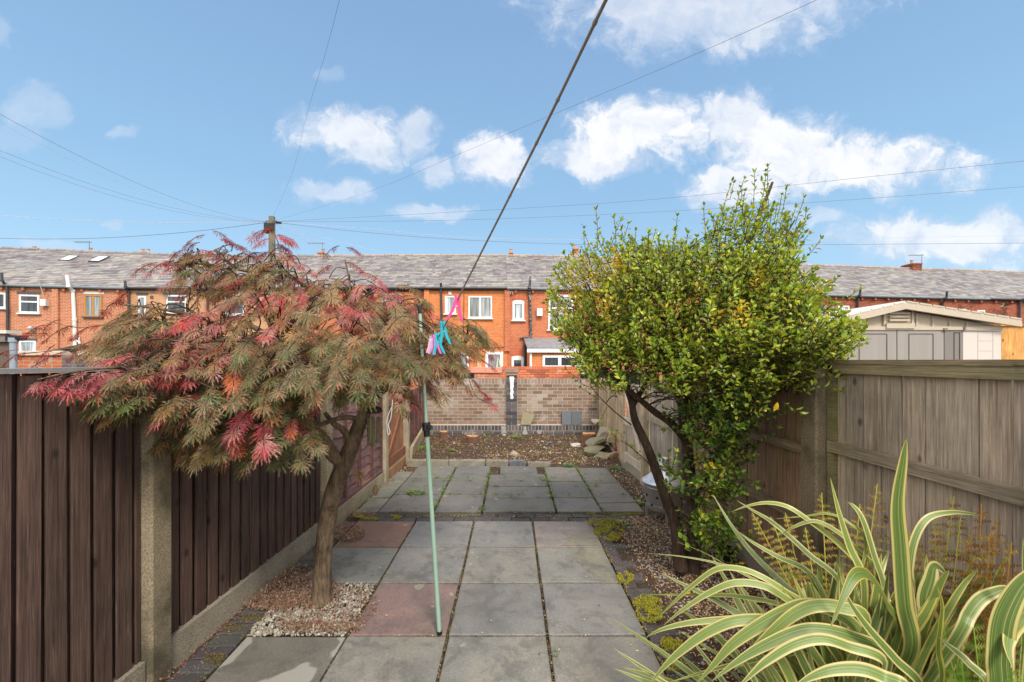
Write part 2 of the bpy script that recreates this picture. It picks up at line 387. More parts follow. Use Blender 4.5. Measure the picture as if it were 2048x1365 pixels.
def f_blade(b):
    uv = UV(); sp = N('ShaderNodeSeparateXYZ'); lk(uv, sp.inputs[0]); x = sp.outputs[0]
    a = N('ShaderNodeAttribute', attribute_name='Col').outputs['Color']; s2 = N('ShaderNodeSeparateColor'); lk(a, s2.inputs[0])
    gr = MIX(s2.outputs[0], (.085, .15, .035), (.20, .28, .07)); cr = MIX(s2.outputs[1], (.56, .53, .24), (.48, .44, .07))
    e = M('ABSOLUTE', M('SUBTRACT', x, .5))         # 0 centre .. .5 margin
    wob = M('MULTIPLY', M('SUBTRACT', NOISE(MAP(uv, (40, .5, 1)), 1.0, 2), .5), .14)
    e2 = M('ADD', e, wob)
    w_ = M('ADD', .28, M('MULTIPLY', s2.outputs[2], .16))
    k = SM(M('SUBTRACT', e2, w_), -.03, .03)
    st = SM(NOISE(MAP(uv, (26, .15, 1), (3, 0, 0)), 1.0, 2, .5), .54, .64)
    k = M('MAXIMUM', k, M('MULTIPLY', st, .6))
    c = MIX(k, gr, cr)
    fine = NOISE(MAP(uv, (90, .4, 1)), 1.0, 2); c = MIX(1.0, c, RAMP(fine, (.3, (.86,)*3), (.7, (1.12,)*3)), 'MULTIPLY')
    c = MIX(M('MULTIPLY', SM(e, .462, .485), .8), c, (.42, .14, .10))
    ly = N('ShaderNodeBsdfTranslucent'); lk(c, ly.inputs[0]); mx = N('ShaderNodeMixShader'); mx.inputs[0].default_value = .15
    o = [q for q in nt.nodes if q.type == 'OUTPUT_MATERIAL'][0]
    lk(b.outputs[0], mx.inputs[1]); lk(ly.outputs[0], mx.inputs[2]); lk(mx.outputs[0], o.inputs[0])
    BUMP(b, fine, .25, .002); return c
mat('blade', f_blade, .32, .45)
mat('galvanised', lambda b: MIX(NOISE(MAP(GEO(), (14, 14, 3)), 1, 5), (.36, .34, .33), (.62, .61, .60)), .38, .5, .55)
mat('galvanised_new', lambda b: (.78, .80, .82), .3, .5, .5)
mat('rope', lambda b: MIX(NOISE(GEO(), 90, 3), (.17, .145, .125), (.38, .32, .28)), .7, .3)
mat('prop_green', lambda b: MIX(NOISE(GEO(), 25, 3), (.24, .37, .29), (.31, .45, .36)), .4, .5)
mat('plastic_black', lambda b: (.012, .012, .013), .35, .5)
mat('wire_grey', lambda b: (.16, .16, .18), .6, .3)
mat('wire_pale', lambda b: (.50, .54, .58), .6, .3)
# ================================================================ ground and paving
def pl(xs, z):
    for (z0, x0), (z1, x1) in zip(xs, xs[1:]):
        if z <= z1: return lerp(x0, x1, max(0, (z-z0)/(z1-z0)))
    return xs[-1][1]
LX = [(-1, -1.90), (2.3, -1.86), (3.75, -1.80), (5.7, -1.745), (6.86, -1.73), (9.4, -1.985)]
RX = [(-1, 1.95), (2.7, 1.95), (4.0, 1.90), (5.7, 1.815), (6.6, 1.78), (9.4, 1.99)]
g = MB()
for x0, x1 in ((-600, -60), (-60, 60), (60, 600)):
    for y0, y1 in ((-200, -30), (-30, 60), (60, 900)):
        g.poly([(x0, y0, -.10), (x1, y0, -.10), (x1, y1, -.10), (x0, y1, -.10)])
tag(g.build('ground', 'ground'), kind='structure')
from mathutils import noise as NZ
def hsoil(x, y):
    h = -.035+.012*NZ.noise(V((x*5, y*5, 0)))+.006*NZ.noise(V((x*17, y*17, 3)))
    if y > 6.75:
        t = min(1, (y-6.75)/.4); h += t*(.045+.04*NZ.noise(V((x*1.3, y*1.3, 7)))+.03*NZ.noise(V((x*4, y*4, 1))))
    if x > 1.05 and y < 4.5: h += .018
    if x < -.95 and 2.4 < y < 3.2: h += .012
    return h
s = MB(); nx, ny = 80, 200
vs = []
for j in range(ny+1):
    y = lerp(-.6, 9.33, j/ny)
    for i in range(nx+1):
        x = lerp(pl(LX, y)+.01, pl(RX, y)-.01, i/nx); vs.append((x, y, hsoil(x, y)))
s.faces(vs, [(j*(nx+1)+i, j*(nx+1)+i+1, (j+1)*(nx+1)+i+1, (j+1)*(nx+1)+i) for j in range(ny) for i in range(nx)])
tag(s.build('garden_soil', 'soil', smooth=True), kind='structure')

def slab(mb, x0, x1, y0, y1, c, mi=0, top=0.0, gap=.0095, rnd=R):
    mb.mi = mi; g_ = gap; t = [top+rnd.uniform(-.003, .003) for _ in range(4)]
    jx = lambda: rnd.uniform(-.003, .003)
    a = [(x0+g_+jx(), y0+g_+jx()), (x1-g_+jx(), y0+g_+jx()), (x1-g_+jx(), y1-g_+jx()), (x0+g_+jx(), y1-g_+jx())]
    b = .006; cx, cy = (x0+x1)/2, (y0+y1)/2
    ins = [(x+(b if x < cx else -b), y+(b if y < cy else -b)) for x, y in a]
    vs = [(*p, top-.05) for p in a]+[(*p, t[k]-b*.7) for k, p in enumerate(a)]+[(*p, t[k]) for k, p in enumerate(ins)]
    fs = [(8, 9, 10, 11)]
    for k in range(4): q = (k+1) % 4; fs += [(k, q, 4+q, 4+k), (4+k, 4+q, 8+q, 8+k)]
    mb.faces(vs, fs, c)
GREY = [(.222, .213, .196), (.242, .230, .204), (.210, .205, .192), (.248, .232, .200)]
RED = [(.245, .165, .145), (.25, .145, .11)]
p = MB()
CXS = [-1.59, -.988, -.385, .217, .817]
ZS = [4.316, 3.713, 3.110, 2.515, 1.915, 1.315, .715, .115, -.485]
for r in range(8):
    for c in range(4):
        if c == 0 and r == 2: continue
        k = GREY[(r*3+c*2) % 4]; mi = 0
        if (r, c) == (0, 0): k = RED[1]
        if (r, c) == (2, 1): k = RED[0]
        if (r, c) == (0, 3): k = (.275, .225, .205); 
        if c == 0 and r > 2: mi = 1; k = (.17, .158, .135)
        if (r, c) == (1, 0): k = (.22, .215, .19)
        slab(p, CXS[c], CXS[c+1], ZS[r+1], ZS[r], jc(k, .04), mi)
p.mi = 0
for pts in ([(1140, 1097), (1146, 1112), (1143, 1122), (1160, 1124), (1172, 1140), (1187, 1146), (1190, 1158), (1203, 1163), (1232, 1163), (1205, 1097)], [(1122, 1091), (1134, 1082), (1140, 1070), (1156, 1072), (1166, 1061), (1178, 1058), (1176, 1045), (1179, 1044), (1202, 1091)]):
    p.poly([G(x, y, .0045) for x, y in pts][::-1], (.245, .225, .165))
tag(p.build('patio', ['slab', 'slab_stained']), kind='structure')
p = MB()
fx = [-1.45, -.85, -.32, .49, .99, 1.45]
rows = [[4.53, 5.12, 5.82, 6.52]]*2+[[4.53, 4.99, 5.45, 6.03, 6.5]]+[[4.53, 5.0, 5.68, 6.45]]+[[4.53, 4.82, 5.60, 6.40]]
FG = [(.165, .152, .136), (.18, .167, .147), (.152, .144, .130)]
for ci in range(5):
    rw = rows[ci]
    for k in range(len(rw)-1):
        a, b_ = rw[k], rw[k+1]; x0, x1 = fx[ci], fx[ci+1]
        if ci == 2 and k == 3: x0 += .14; x1 -= .10
        slab(p, x0, x1, a, b_, jc(FG[(ci+k*2) % 3], .06), 0, .016, .011)
for a, b_ in ((4.53, 5.0), (5.02, 5.6), (5.62, 6.2)): slab(p, -1.70, -1.45, a, b_, jc((.20, .19, .16), .08), 0, .010, .012)
tag(p.build('patio', ['slab']), kind='structure')
# block paving: the strip between the two patios and the strips down both sides
p = MB(); BK = (.85, .85, .88)
def blk(x0, x1, y0, y1, top=-.006): 
    slab(p, x0, x1, y0, y1, jc(BK, .22), 0, top+R.uniform(-.004, .004), .004)
x = -1.60
while x < 1.05: blk(x, x+.20, 4.325, 4.43); blk(x+.05, x+.25, 4.43, 4.525); x += .20
y = -.4
while y < 4.3:
    if not 2.95 < y < 3.35: blk(-1.79+.02*(y > 3), -1.60, y, y+.105)
    blk(.822, .925, y, y+.2) if R.random() < .5 else blk(.822, 1.02, y, y+.1)
    y += .105 if R.random() < .99 else .1
tag(p.build('block_paving', 'blocks'), kind='structure')
# rough stone edging in front of the soil bed
k = MB()
segs = [(-1.66, -1.0), (-.99, -.42), (-.40, -.05), (-.03, .22), (.26, .62)]
for i, (a, b_) in enumerate(segs):
    y0 = 6.62+R.uniform(-.02, .02); y1 = y0+.13; top = .075 if i < 4 else .045; n = 7
    vs = []
    for q in range(n+1):
        xx = lerp(a, b_, q/n)
        for yy, zz in ((y0, -.03), (y0+.01, top*.8), (y0+.03, top), (y1, top-.01), (y1+.01, -.03)):
            vs.append((xx, yy+R.uniform(-.01, .01), zz+R.uniform(-.008, .008)))
    fs = [(q*5+t, (q+1)*5+t, (q+1)*5+t+1, q*5+t+1) for q in range(n) for t in range(4)]+[(0, 1, 2, 3, 4), tuple(n*5+t for t in range(5))[::-1]]
    k.faces(vs, fs, jc((.21, .185, .145) if i != 3 else (.12, .12, .13), .1))
tag(k.build('kerb', 'attr'), kind='structure')

# ================================================================ brick walls made of bricks
def bricks(mb, o, ax, up, nrm, L, Hh, colf, bw=.225, bh=.075, j=.0105, depth=.02, soldier=False, off=0):
    """bricks on the plane o + ax*u + up*v, standing proud along nrm"""
    o, ax, up, nrm = V(o), V(ax), V(up), V(nrm)
    rows = int(round(Hh/bh))
    for r in range(rows):
        v0 = r*bh; u = -(bw/2 if (r+off) % 2 else 0)
        while u < L-.01:
            a, b_ = max(u, 0)+j/2, min(u+bw, L)-j/2
            if b_-a > .02:
                mb.obox(o+ax*a+up*(v0+j/2)+nrm*R.uniform(-.0015, .0015), ax*(b_-a), up*(bh-j), nrm*depth, colf(a, v0))
            u += bw
wallY = 9.37
t = thing('brick_wall', 'brown brick boundary wall with blue brick base and central pier across the garden end', 'wall', (0, wallY, 0))
m_ = MB(); m_.box(-2.10, 2.10, wallY+.003, wallY+.10, -.1, 1.245)
m_.box(-2.10, 2.10, wallY-.060, wallY+.003, -.1, .215)
m_.build('mortar_bed', 'mortar', t)
b = MB()
BR = [(.215, .145, .108), (.25, .17, .128), (.19, .128, .098), (.27, .19, .145)]
def cbrown(u, v):
    c = jc(R.choice(BR), .1); e = NZ.noise(V((u*1.1+4, v*1.6, 2)))
    if e > .18 and R.random() < .75: c = tuple(lerp(x, y, min(.75, (e-.1)*1.6)) for x, y in zip(c, (.44, .39, .34)))
    return c
for x0, x1 in ((-2.10, -.115), (.13, 2.10)):
    bricks(b, (x0, wallY, .23), (1, 0, 0), (0, 0, 1), (0, 1, 0), x1-x0, .90, cbrown)
    bricks(b, (x0, wallY, 1.13), (1, 0, 0), (0, 0, 1), (0, 1, 0), x1-x0, .125, lambda u, v: jc((.27, .20, .165), .15), bw=.075, bh=.125, depth=.1)
b.build('brick_face', 'brick_piece', t)
b = MB(); BL = lambda u, v: jc(R.choice([(.085, .085, .10), (.07, .07, .08), (.12, .11, .125), (.14, .115, .115)]), .15)
bricks(b, (-2.1, wallY-.065, -.08), (1, 0, 0), (0, 0, 1), (0, 1, 0), 4.2, .15, BL)
bricks(b, (-2.1, wallY-.065, .07), (1, 0, 0), (0, 0, 1), (0, 1, 0), 4.2, .03, BL, bh=.03, off=1)
bricks(b, (-2.1, wallY-.065, .10), (1, 0, 0), (0, 0, 1), (0, 1, 0), 4.2, .12, BL, bw=.075, bh=.12, depth=.07)
b.build('plinth', 'brick_piece', t)
b = MB()
b.mi = 1; b.box(-.105, .120, wallY-.045, wallY+.2, .22, 1.33); b.mi = 0
for r in range(15):
    z0 = .225+r*.074; hd = r % 2
    for a, c_ in (((-.112, .127),) if hd else ((-.112, .006), (.010, .127))):
        cc = BL(0, 0)
        b.box(a, c_-.006 if hd == 0 and a < 0 else c_, wallY-.055, wallY-.03, z0, z0+.064, cc)
b.build('pier', ['brick_piece', 'mortar'], t)
def bloom(mb, cx, y, zt, zb, w0, w1, sd, c=(.70, .70, .70)):      # lime bloom run down the brick
    n = 26; L_, R_ = [], []
    for i in range(n+1):
        f = i/n; z_ = lerp(zt, zb, f); w_ = lerp(w0, w1, f)*(.55+.9*abs(NZ.noise(V((sd, z_*9, 0))))+.25)*(1 if f > .04 else .7); o_ = .2*w0*NZ.noise(V((sd+9, z_*15, 0)))
        L_.append((cx+o_-w_, y, z_)); R_.append((cx+o_+w_, y, z_))
    for i in range(n): mb.poly([L_[i+1], R_[i+1], R_[i], L_[i]], jc(c, .08))
b = MB(); bloom(b, .008, wallY-.0585, 1.30, .80, .06, .025, 1); b.build('lime_bloom', 'attr', t)
b = MB(); bloom(b, .30, wallY-.069, .19, -.03, .02, .06, 5, (.36, .37, .35)); b.build('lime_bloom', 'attr', t)
b = MB(); bloom(b, -.17, wallY-.069, .20, -.03, .05, .04, 6, (.33, .33, .31)); b.build('lime_bloom', 'attr', t)
b = MB(); bloom(b, .62, wallY-.069, .11, .0, .07, .03, 8, (.32, .32, .31)); b.build('lime_bloom', 'attr', t)
b = MB()
for z0, z1, e in ((1.325, 1.39, .0), (1.39, 1.45, .02), (1.45, 1.475, -.01)):
    b.box(-.135-e, .15+e, wallY-.075-e, wallY+.2, z0, z1-.004, jc((.30, .20, .16), .1))
b.build('pier_cap', 'brick_piece', t)
# plinth lime stains
# ================================================================ fences
def boards_v(mb, pts_fn, z0, z1, top0, top1, bot, pitch, wd, th, back, c, side, rnd=R, slant=.004):
    """upright boards along a fence line; pts_fn(z)->x of the garden face; side=+1 garden is toward +x"""
    z = z0
    while z < z1-.02:
        ze = min(z+wd+rnd.uniform(-.004, .004), z1)
        x0, x1 = pts_fn(z), pts_fn(ze); t0 = lerp(top0, top1, (z-z0)/(z1-z0)); kk = rnd.uniform(.80, 1.2); cc = tuple(q_*kk*w2 for q_, w2 in zip(c, (1+rnd.uniform(-.03, .03), 1, 1+rnd.uniform(-.03, .03))))
        d = rnd.uniform(0, slant)
        a = V((x0-side*(th+d), z, bot+rnd.uniform(-.008, .008))); e = V((x1-x0, ze-z, rnd.uniform(-.0, .0)))
        lean = rnd.uniform(-.006, .006)
        mb.obox(a, e, V((0, lean, t0-bot+rnd.uniform(-.004, .004))), V((side*th, 0, 0)), cc)
        if back:
            mb.obox(V((x0-side*(th+.028), ze-.03, bot)), V((0, pitch-wd+.06, 0)), V((0, 0, t0-bot)), V((side*.012, 0, 0)), jc(tuple(q*.8 for q in c), .2, rnd))
        z += pitch
def post(mb, x, side, z0, z1, top, wd=.10, c=(1, 1, 1)):
    a, b_ = (x-side*wd, x+side*.012); lo, hi = min(a, b_), max(a, b_); ch = .012
    pr = [(lo, z0), (hi-ch if side > 0 else hi, z0)]
    xs = [(lo+ch, z0), (hi-ch, z0), (hi, z0+ch), (hi, z1-ch), (hi-ch, z1), (lo+ch, z1), (lo, z1-ch), (lo, z0+ch)]
    n = len(xs); mb.faces([(x_, y_, -.1) for x_, y_ in xs]+[(x_, y_, top) for x_, y_ in xs], [(i, (i+1) % n, n+(i+1) % n, n+i) for i in range(n)]+[tuple(range(n, 2*n))], c)
def gravel_board(mb, fn, z0, z1, side, top=.14, c=(1, 1, 1), n=6):
    for i in range(n):
        a, b_ = lerp(z0, z1, i/n), lerp(z0, z1, (i+1)/n)
        mb.obox(V((fn(a)-side*.05, a, -.1)), V((fn(b_)-fn(a), b_-a, 0)), V((0, 0, .1+top)), V((side*.05, 0, 0)), c)
lf = lambda z: pl(LX, z)
t = thing('wooden_fence', 'dark brown upright board fence with concrete posts on the left of the patio', 'fence', (lf(2), 2.2, 0))
b = MB(); boards_v(b, lf, -.58, 2.10, 1.60, 1.60, .14, .0985, .074, .012, True, (1, 1, 1), 1)
b.build('fence_panel', 'wood_brown', t)
b = MB(); b.obox((lf(-.58)-.06, -.58, 1.603), (lf(2.1)-lf(-.58), 2.68, .0), (.085, 0, 0), (0, 0, .018), (.24, .24, .24)); b.build('capping', 'attr', t)
b = MB(); boards_v(b, lf, 2.27, 3.96, 1.60, 1.58, .14, .099, .068, .016, True, (.80, .78, .78), 1); b.build('fence_panel', 'wood_brown', t)
for z0, z1, tp, c in ((2.11, 2.245, 1.59, (.85, .80, .70)), (3.98, 4.10, 1.60, (1.25, 1.18, 1.05))):
    b = MB(); post(b, lf(z0)+.035, 1, z0, z1, tp, .10, c); b.build('concrete_post', 'concrete_dark' if z0 < 3 else 'concrete', t)
b = MB(); gravel_board(b, lambda z: lf(z)+.025, -.58, 2.1, 1); gravel_board(b, lambda z: lf(z)+.025, 2.25, 3.97, 1, .15); b.build('gravel_board', 'concrete', t)
# lap panel bay
t = thing('wooden_fence', 'mauve brown lap panel fence between concrete posts behind the maple trunk', 'fence', (lf(5), 4.9, 0))
b = MB(); n = 11
for r in range(n):
    z0 = .15+r*.118; ks = 12
    vs = []
    for q in range(ks+1):
        y = lerp(4.12, 5.66, q/ks); x = lf(y)
        wv = .014*math.sin(q*1.3+r*2.1)+.008*math.sin(q*2.9+r)
        vs += [(x-.018, y, z0-.012+wv), (x-.034, y, z0+.14)]
    b.faces(vs, [(2*q, 2*q+2, 2*q+3, 2*q+1) for q in range(ks)], jc((1, 1, 1), .12))
    b.faces([(v_[0]-.006, v_[1], v_[2]) for v_ in vs], [(2*q+1, 2*q+3, 2*q+2, 2*q) for q in range(ks)], (.8, .8, .8))
b.build('lap_boards', 'wood_brown_h', t)
b = MB()
for y in (4.11, 4.48, 4.87, 5.26, 5.62): b.box(lf(y)-.03, lf(y)+.004, y, y+.04, .14, 1.44, (.62, .50, .50))
b.obox((lf(4.1)-.02, 4.11, .135), (lf(5.66)-lf(4.1), 1.55, 0), (.03, 0, 0), (0, 0, .045), (.8, .7, .7))
b.obox((lf(4.1)-.02, 4.11, 1.42), (lf(5.66)-lf(4.1), 1.55, 0), (.035, 0, 0), (0, 0, .04), (.8, .7, .7))
b.build('battens', 'wood_brown_h', t)
for z0, z1, tp in ((5.68, 5.81, 1.30), (6.85, 6.97, 1.16)):
    b = MB(); post(b, lf(z0)+.03, 1, z0, z1, tp, .10, (1.25, 1.2, 1.08)); b.build('concrete_post', 'concrete', t)
b = MB(); gravel_board(b, lambda z: lf(z)+.02, 4.11, 5.67, 1, .14, (1.1, 1.05, .9)); b.build('gravel_board', 'concrete', t)
# gate
t = thing('wooden_gate', 'reddish brown boarded gate with diagonal brace in the left fence', 'gate', (lf(6.3), 6.33, 0))
b = MB(); boards_v(b, lambda z: lf(z)-.03, 5.84, 6.83, 1.12, 1.12, .12, .10, .096, .015, False, (1, 1, 1), 1); b.build('gate_boards', 'wood_gate', t)
b = MB()
for z0 in (.16, 1.0): b.obox((lf(5.84)-.032, 5.84, z0), (lf(6.83)-lf(5.84), .99, 0), (.035, 0, 0), (0, 0, .10), (.9, .8, .8))
b.obox((lf(5.9)-.030, 5.9, .26), (lf(6.75)-lf(5.9), .82, .72), (.03, 0, 0), (0, .10, 0), (.85, .75, .75)); b.build('gate_brace', 'wood_gate', t)
b = MB(); b.obox((lf(5.84)-.05, 5.84, -.08), (lf(6.83)-lf(5.84), .99, 0), (.06, 0, 0), (0, 0, .18), (1.1, .95, .8)); b.build('threshold', 'wood_tan', t)
# far panel
t = thing('wooden_fence', 'mauve brown panel fence with loose gravel board beside the far brick wall', 'fence', (lf(8.2), 8.2, 0))
b = MB(); boards_v(b, lf, 6.98, 9.34, 1.14, 1.06, .20, .10, .099, .012, False, (.9, .85, .85), 1, slant=.001); b.build('fence_panel', 'wood_brown_h', t)
for y in (7.0, 7.5, 8.05, 8.65, 9.28): b = MB(); b.box(lf(y)-.01, lf(y)+.03, y, y+.045, .18, 1.12, (.55, .42, .42)); b.build('batten', 'wood_brown_h', t)
b = MB(); b.obox((lf(6.98)+.02, 6.98, -.06), (lf(9.3)-lf(6.98)+.02, 2.3, .10), (.05, 0, 0), (.03, 0, .27), (1.3, 1.2, 1.0)); b.build('gravel_board', 'concrete', t)

rf = lambda z: pl(RX, z)
t = thing('wooden_fence', 'weathered grey brown board fence with three rails and mossy top rail on the right', 'fence', (rf(1), 1.2, 0))
b = MB(); boards_v(b, lambda z: rf(z)+.035, -.58, 2.58, 1.62, 1.63, .16, .118, .1150, .012, True, (1, 1, 1), -1, slant=.008); b.build('fence_panel', 'wood_grey', t)
b = MB()
b.box(rf(0)-.008, rf(0)+.055, -.58, 2.60, 1.632, 1.655, (.72, .66, .55))
b.box(rf(0), rf(0)+.034, -.58, 2.58, 1.575, 1.631, (.75, .75, .6))
for z0 in (1.095, .56): b.obox((rf(0)+.034, -.58, z0), (0, 3.16, 0), (-.04, 0, 0), (0, 0, .062), (.9, .87, .85))
b.build('rails', 'wood_rail', t)
b = MB(); b.box(rf(0)+.0, rf(0)+.034, 2.545, 2.585, .14, 1.62, (.6, .62, .45)); b.build('end_batten', 'wood_rail', t)
b = MB(); post(b, rf(2.6)-.045, -1, 2.60, 2.75, 1.60, .10, (.75, .68, .58)); b.build('concrete_post', 'concrete_dark', t)
b = MB(); gravel_board(b, lambda z: rf(z)-.015, -.58, 2.6, -1, .15, (.75, .7, .65)); b.build('gravel_board', 'concrete', t)
t = thing('wooden_fence', 'brown boarded fence panel with leaf strewn rails behind the green shrub', 'fence', (rf(3.6), 3.6, 0))
b = MB(); boards_v(b, lambda z: rf(z)+.035, 2.77, 4.58, 1.58, 1.55, .12, .118, .1150, .012, True, (1, 1, 1), -1, slant=.007); b.build('fence_panel', 'wood_tan', t)
b = MB()
for z0 in (1.50, 1.03, .56): b.obox((rf(2.77)+.034, 2.77, z0), (rf(4.58)-rf(2.77), 1.81, 0), (-.04, 0, 0), (0, 0, .062), (.85, .75, .65))
b.build('rails', 'wood_rail', t)
b = MB(); post(b, rf(4.6)-.04, -1, 4.60, 4.72, 1.55, .10); b.build('concrete_post', 'concrete', t)
b = MB(); gravel_board(b, lambda z: rf(z)-.015, 2.77, 4.6, -1, .12, (1.1, 1.02, .95)); b.build('gravel_board', 'concrete', t)
t = thing('wooden_fence', 'pale bleached board fence between the shrub and the gate on the right', 'fence', (rf(5.2), 5.2, 0))
b = MB(); boards_v(b, lambda z: rf(z)+.035, 4.74, 5.62, 1.45, 1.42, .10, .105, .1045, .012, False, (.78, .78, .78), -1, slant=.003); b.build('fence_panel', 'wood_pale', t)
b = MB()
for z0 in (1.32, .85, .42): b.obox((rf(4.74)+.034, 4.74, z0), (rf(5.62)-rf(4.74), .88, 0), (-.04, 0, 0), (0, 0, .062), (.7, .7, .65))
b.build('rails', 'wood_pale', t)
b = MB(); post(b, rf(5.64)-.04, -1, 5.64, 5.74, 1.42, .09, (1.7, 1.6, 1.45)); b.build('concrete_post', 'concrete', t)
t = thing('wooden_gate', 'pale timber gate with a white diagonal brace in the right fence', 'gate', (rf(6.2), 6.2, 0))
b = MB(); boards_v(b, lambda z: rf(z)+.045, 5.78, 6.62, 1.30, 1.30, .10, .10, .094, .015, False, (.9, .85, .8), -1); b.build('gate_boards', 'wood_pale', t)
b = MB()
for z0 in (.10, .66, 1.18): b.obox((rf(5.78)+.03, 5.78, z0), (rf(6.62)-rf(5.78), .84, 0), (-.04, 0, 0), (0, 0, .11), (1.2, 1.2, 1.2))
b.obox((rf(5.8)+.028, 5.80, .22), (rf(6.5)-rf(5.8), .70, .92), (-.03, 0, 0), (0, .10, 0), (1.45, 1.5, 1.6)); b.build('gate_brace', 'wood_pale', t)
t = thing('wooden_fence', 'grey upright board fence with green algae between the gate and the brick wall', 'fence', (rf(8), 8, 0))
b = MB(); boards_v(b, rf, 6.66, 9.30, 1.28, 1.24, .02, .125, .105, .018, True, (1.25, 1.2, 1.05), -1); b.build('fence_panel', 'wood_grey', t)
b = MB(); post(b, rf(9.3)-.03, -1, 9.20, 9.30, 1.27, .08, (1.7, 1.65, 1.5)); b.build('concrete_post', 'concrete', t)

# ================================================================ opposite terrace
EN = [(-1100, 16.8), (-420, 18.8), (0, 20.3), (350, 21.4), (1100, 21.4), (1700, 23.7), (2048, 25.3), (2600, 28.0), (3300, 31)]
_EC = smooth_path([V((a, b_, 0)) for a, b_ in EN], 24); EC = [(q.x, q.y) for q in _EC]
def Edep(px): return pl(EC, px)
def Rpt(px):
    a, b_ = Ept(px-60), Ept(px+60); t_ = (b_-a).normalized(); q = Ept(px)-V((t_.y, -t_.x, 0))*4.2; q.z = ZR; return q
def Ept(px): z = Edep(px); return V(((px-CX)/F*z, z, 0))
ZE, ZR, ZB = 5.40, 8.02, -.1
class House:
    def __init__(s, x0, x1, label, brick, gut='gutter_black'):
        s.A, s.B = Ept(x0), Ept(x1); s.t = thing('terraced_house', label, 'house', ((s.A+s.B)/2), 'terraced houses facing the garden end')
        s.ax = (s.B-s.A); s.L = s.ax.length; s.ax.normalize(); s.n = V((s.ax.y, -s.ax.x, 0))
        b = MB()
        uvq = lambda u0, u1, z0, z1: [(u0, z0), (u1, z0), (u1, z1), (u0, z1)]
        b.poly([s.A+V((0, 0, ZB)), s.B+V((0, 0, ZB)), s.B+V((0, 0, ZE)), s.A+V((0, 0, ZE))], uv=uvq(0, s.L, ZB, ZE))
        C, D_ = s.A-s.n*8.4, s.B-s.n*8.4
        b.poly([D_+V((0, 0, ZB)), C+V((0, 0, ZB)), C+V((0, 0, ZE)), D_+V((0, 0, ZE))], uv=uvq(0, s.L, ZB, ZE))
        for a, c_, fl in ((s.A, C, 1), (s.B, D_, 0)):
            m2 = (a+c_)/2; q = [a+V((0, 0, ZB)), a+V((0, 0, ZE)), m2+V((0, 0, ZR-.06)), c_+V((0, 0, ZE)), c_+V((0, 0, ZB))]
            b.poly(q if fl else q[::-1], uv=[(0, ZB), (0, ZE), (4.2, ZR), (8.4, ZE), (8.4, ZB)])
        s.wall = b.build('wall', brick, s.t)
        # roof of slates
        RA, RB = Rpt(x0), Rpt(x1); EA, EB = s.A+V((0, 0, ZE)), s.B+V((0, 0, ZE))
        sl = ((RA-EA)+(RB-EB))/2; SL = sl.length; sl.normalize(); up = s.ax.cross(sl).normalized()
        if up.z < 0: up = -up
        s.sl, s.up, s.SL = sl, up, SL
        def O(u, v): return (EA+(EB-EA)*(u/s.L)).lerp(RA+(RB-RA)*(u/s.L), v/SL)
        b = MB(); b.poly([O(0, -.22)+up*.01, O(s.L, -.22)+up*.01, O(s.L, SL)+up*.01, O(0, SL)+up*.01], (.08, .08, .08))
        C, D_ = s.A-s.n*8.4+V((0, 0, ZE)), s.B-s.n*8.4+V((0, 0, ZE)); b.poly([D_, C, RA, RB], (.2, .19, .2))
        ex = .235; nr = int((SL+.22)/ex); rr = random.Random(int(x0)+999)
        for r in range(nr+1):
            u = -(.17 if r % 2 else 0)+rr.uniform(-.02, .02); v0 = r*ex-.22
            while u < s.L-.02:
                wd = rr.choice((.30, .34, .38, .44)); a, e_ = max(u, 0)+.004, min(u+wd, s.L)-.004
                if e_-a > .03:
                    lf_ = .036+rr.uniform(0, .014); tl = rr.uniform(-.008, .008)
                    tone = rr.choice(((.25, .235, .24), (.21, .195, .205), (.28, .265, .262), (.31, .295, .28), (.18, .155, .165), (.24, .22, .205)))
                    top = min(v0+ex+.02, SL); p0 = O(a, v0+tl); p1 = O(e_, v0-tl*.4)
                    q = [p0+up*lf_, p1+up*lf_, O(e_, top)+up*.022, O(a, top)+up*.022, p0, p1]
                    b.faces(q, [(0, 1, 2, 3), (4, 5, 1, 0), (4, 0, 3), (5, 2, 1)], jc(tone, .08, rr))
                u += wd
        s.roof = b.build('roof', 'slate', s.t)
        b = MB(); rp = RA+V((0, 0, .02)); rx = (RB-RA)/s.L; k = int(s.L/.45)+1
        for i in range(k):
            a, e_ = s.L*i/k+.01, s.L*(i+1)/k-.01
            b.tube([rp+rx*a+V((0, 0, rr.uniform(-.01, .015))), rp+rx*e_+V((0, 0, rr.uniform(-.01, .015)))], .10, 8, jc((.34, .27, .23) if x0 > 500 else (.24, .22, .22), .15, rr))
        b.build('ridge_tiles', 'attr', s.roof)
        b = MB(); ge = V((0, 0, ZE-.09))+s.n*.15; pr = [s.A+ge, s.B+ge]
        b.tube([pr[0], pr[1]], .065, 8); b.obox(s.A+V((0, 0, ZE-.17))+s.n*.02, s.ax*s.L, s.n*.03, V((0, 0, .16)), (1, 1, 1)); b.build('gutter', gut, s.t)
    def hit(s, px, py, off=0.0):
        d = V(((px-CX)/F, 1, -(py-CY)/F)); o = V((0, 0, H)); A = s.A+s.n*off
        t = (A-o).dot(s.n)/d.dot(s.n); q = o+d*t; return (q-A).dot(s.ax), q.z
    def rect(s, mb, x0, y0, x1, y1, d0, d1, c=None):
        u0, z1 = s.hit(x0, y0); u1, z0 = s.hit(x1, y1)
        mb.obox(s.A+s.ax*u0+s.n*d0+V((0, 0, z0)), s.ax*(u1-u0), s.n*(d1-d0), V((0, 0, z1-z0)), c)
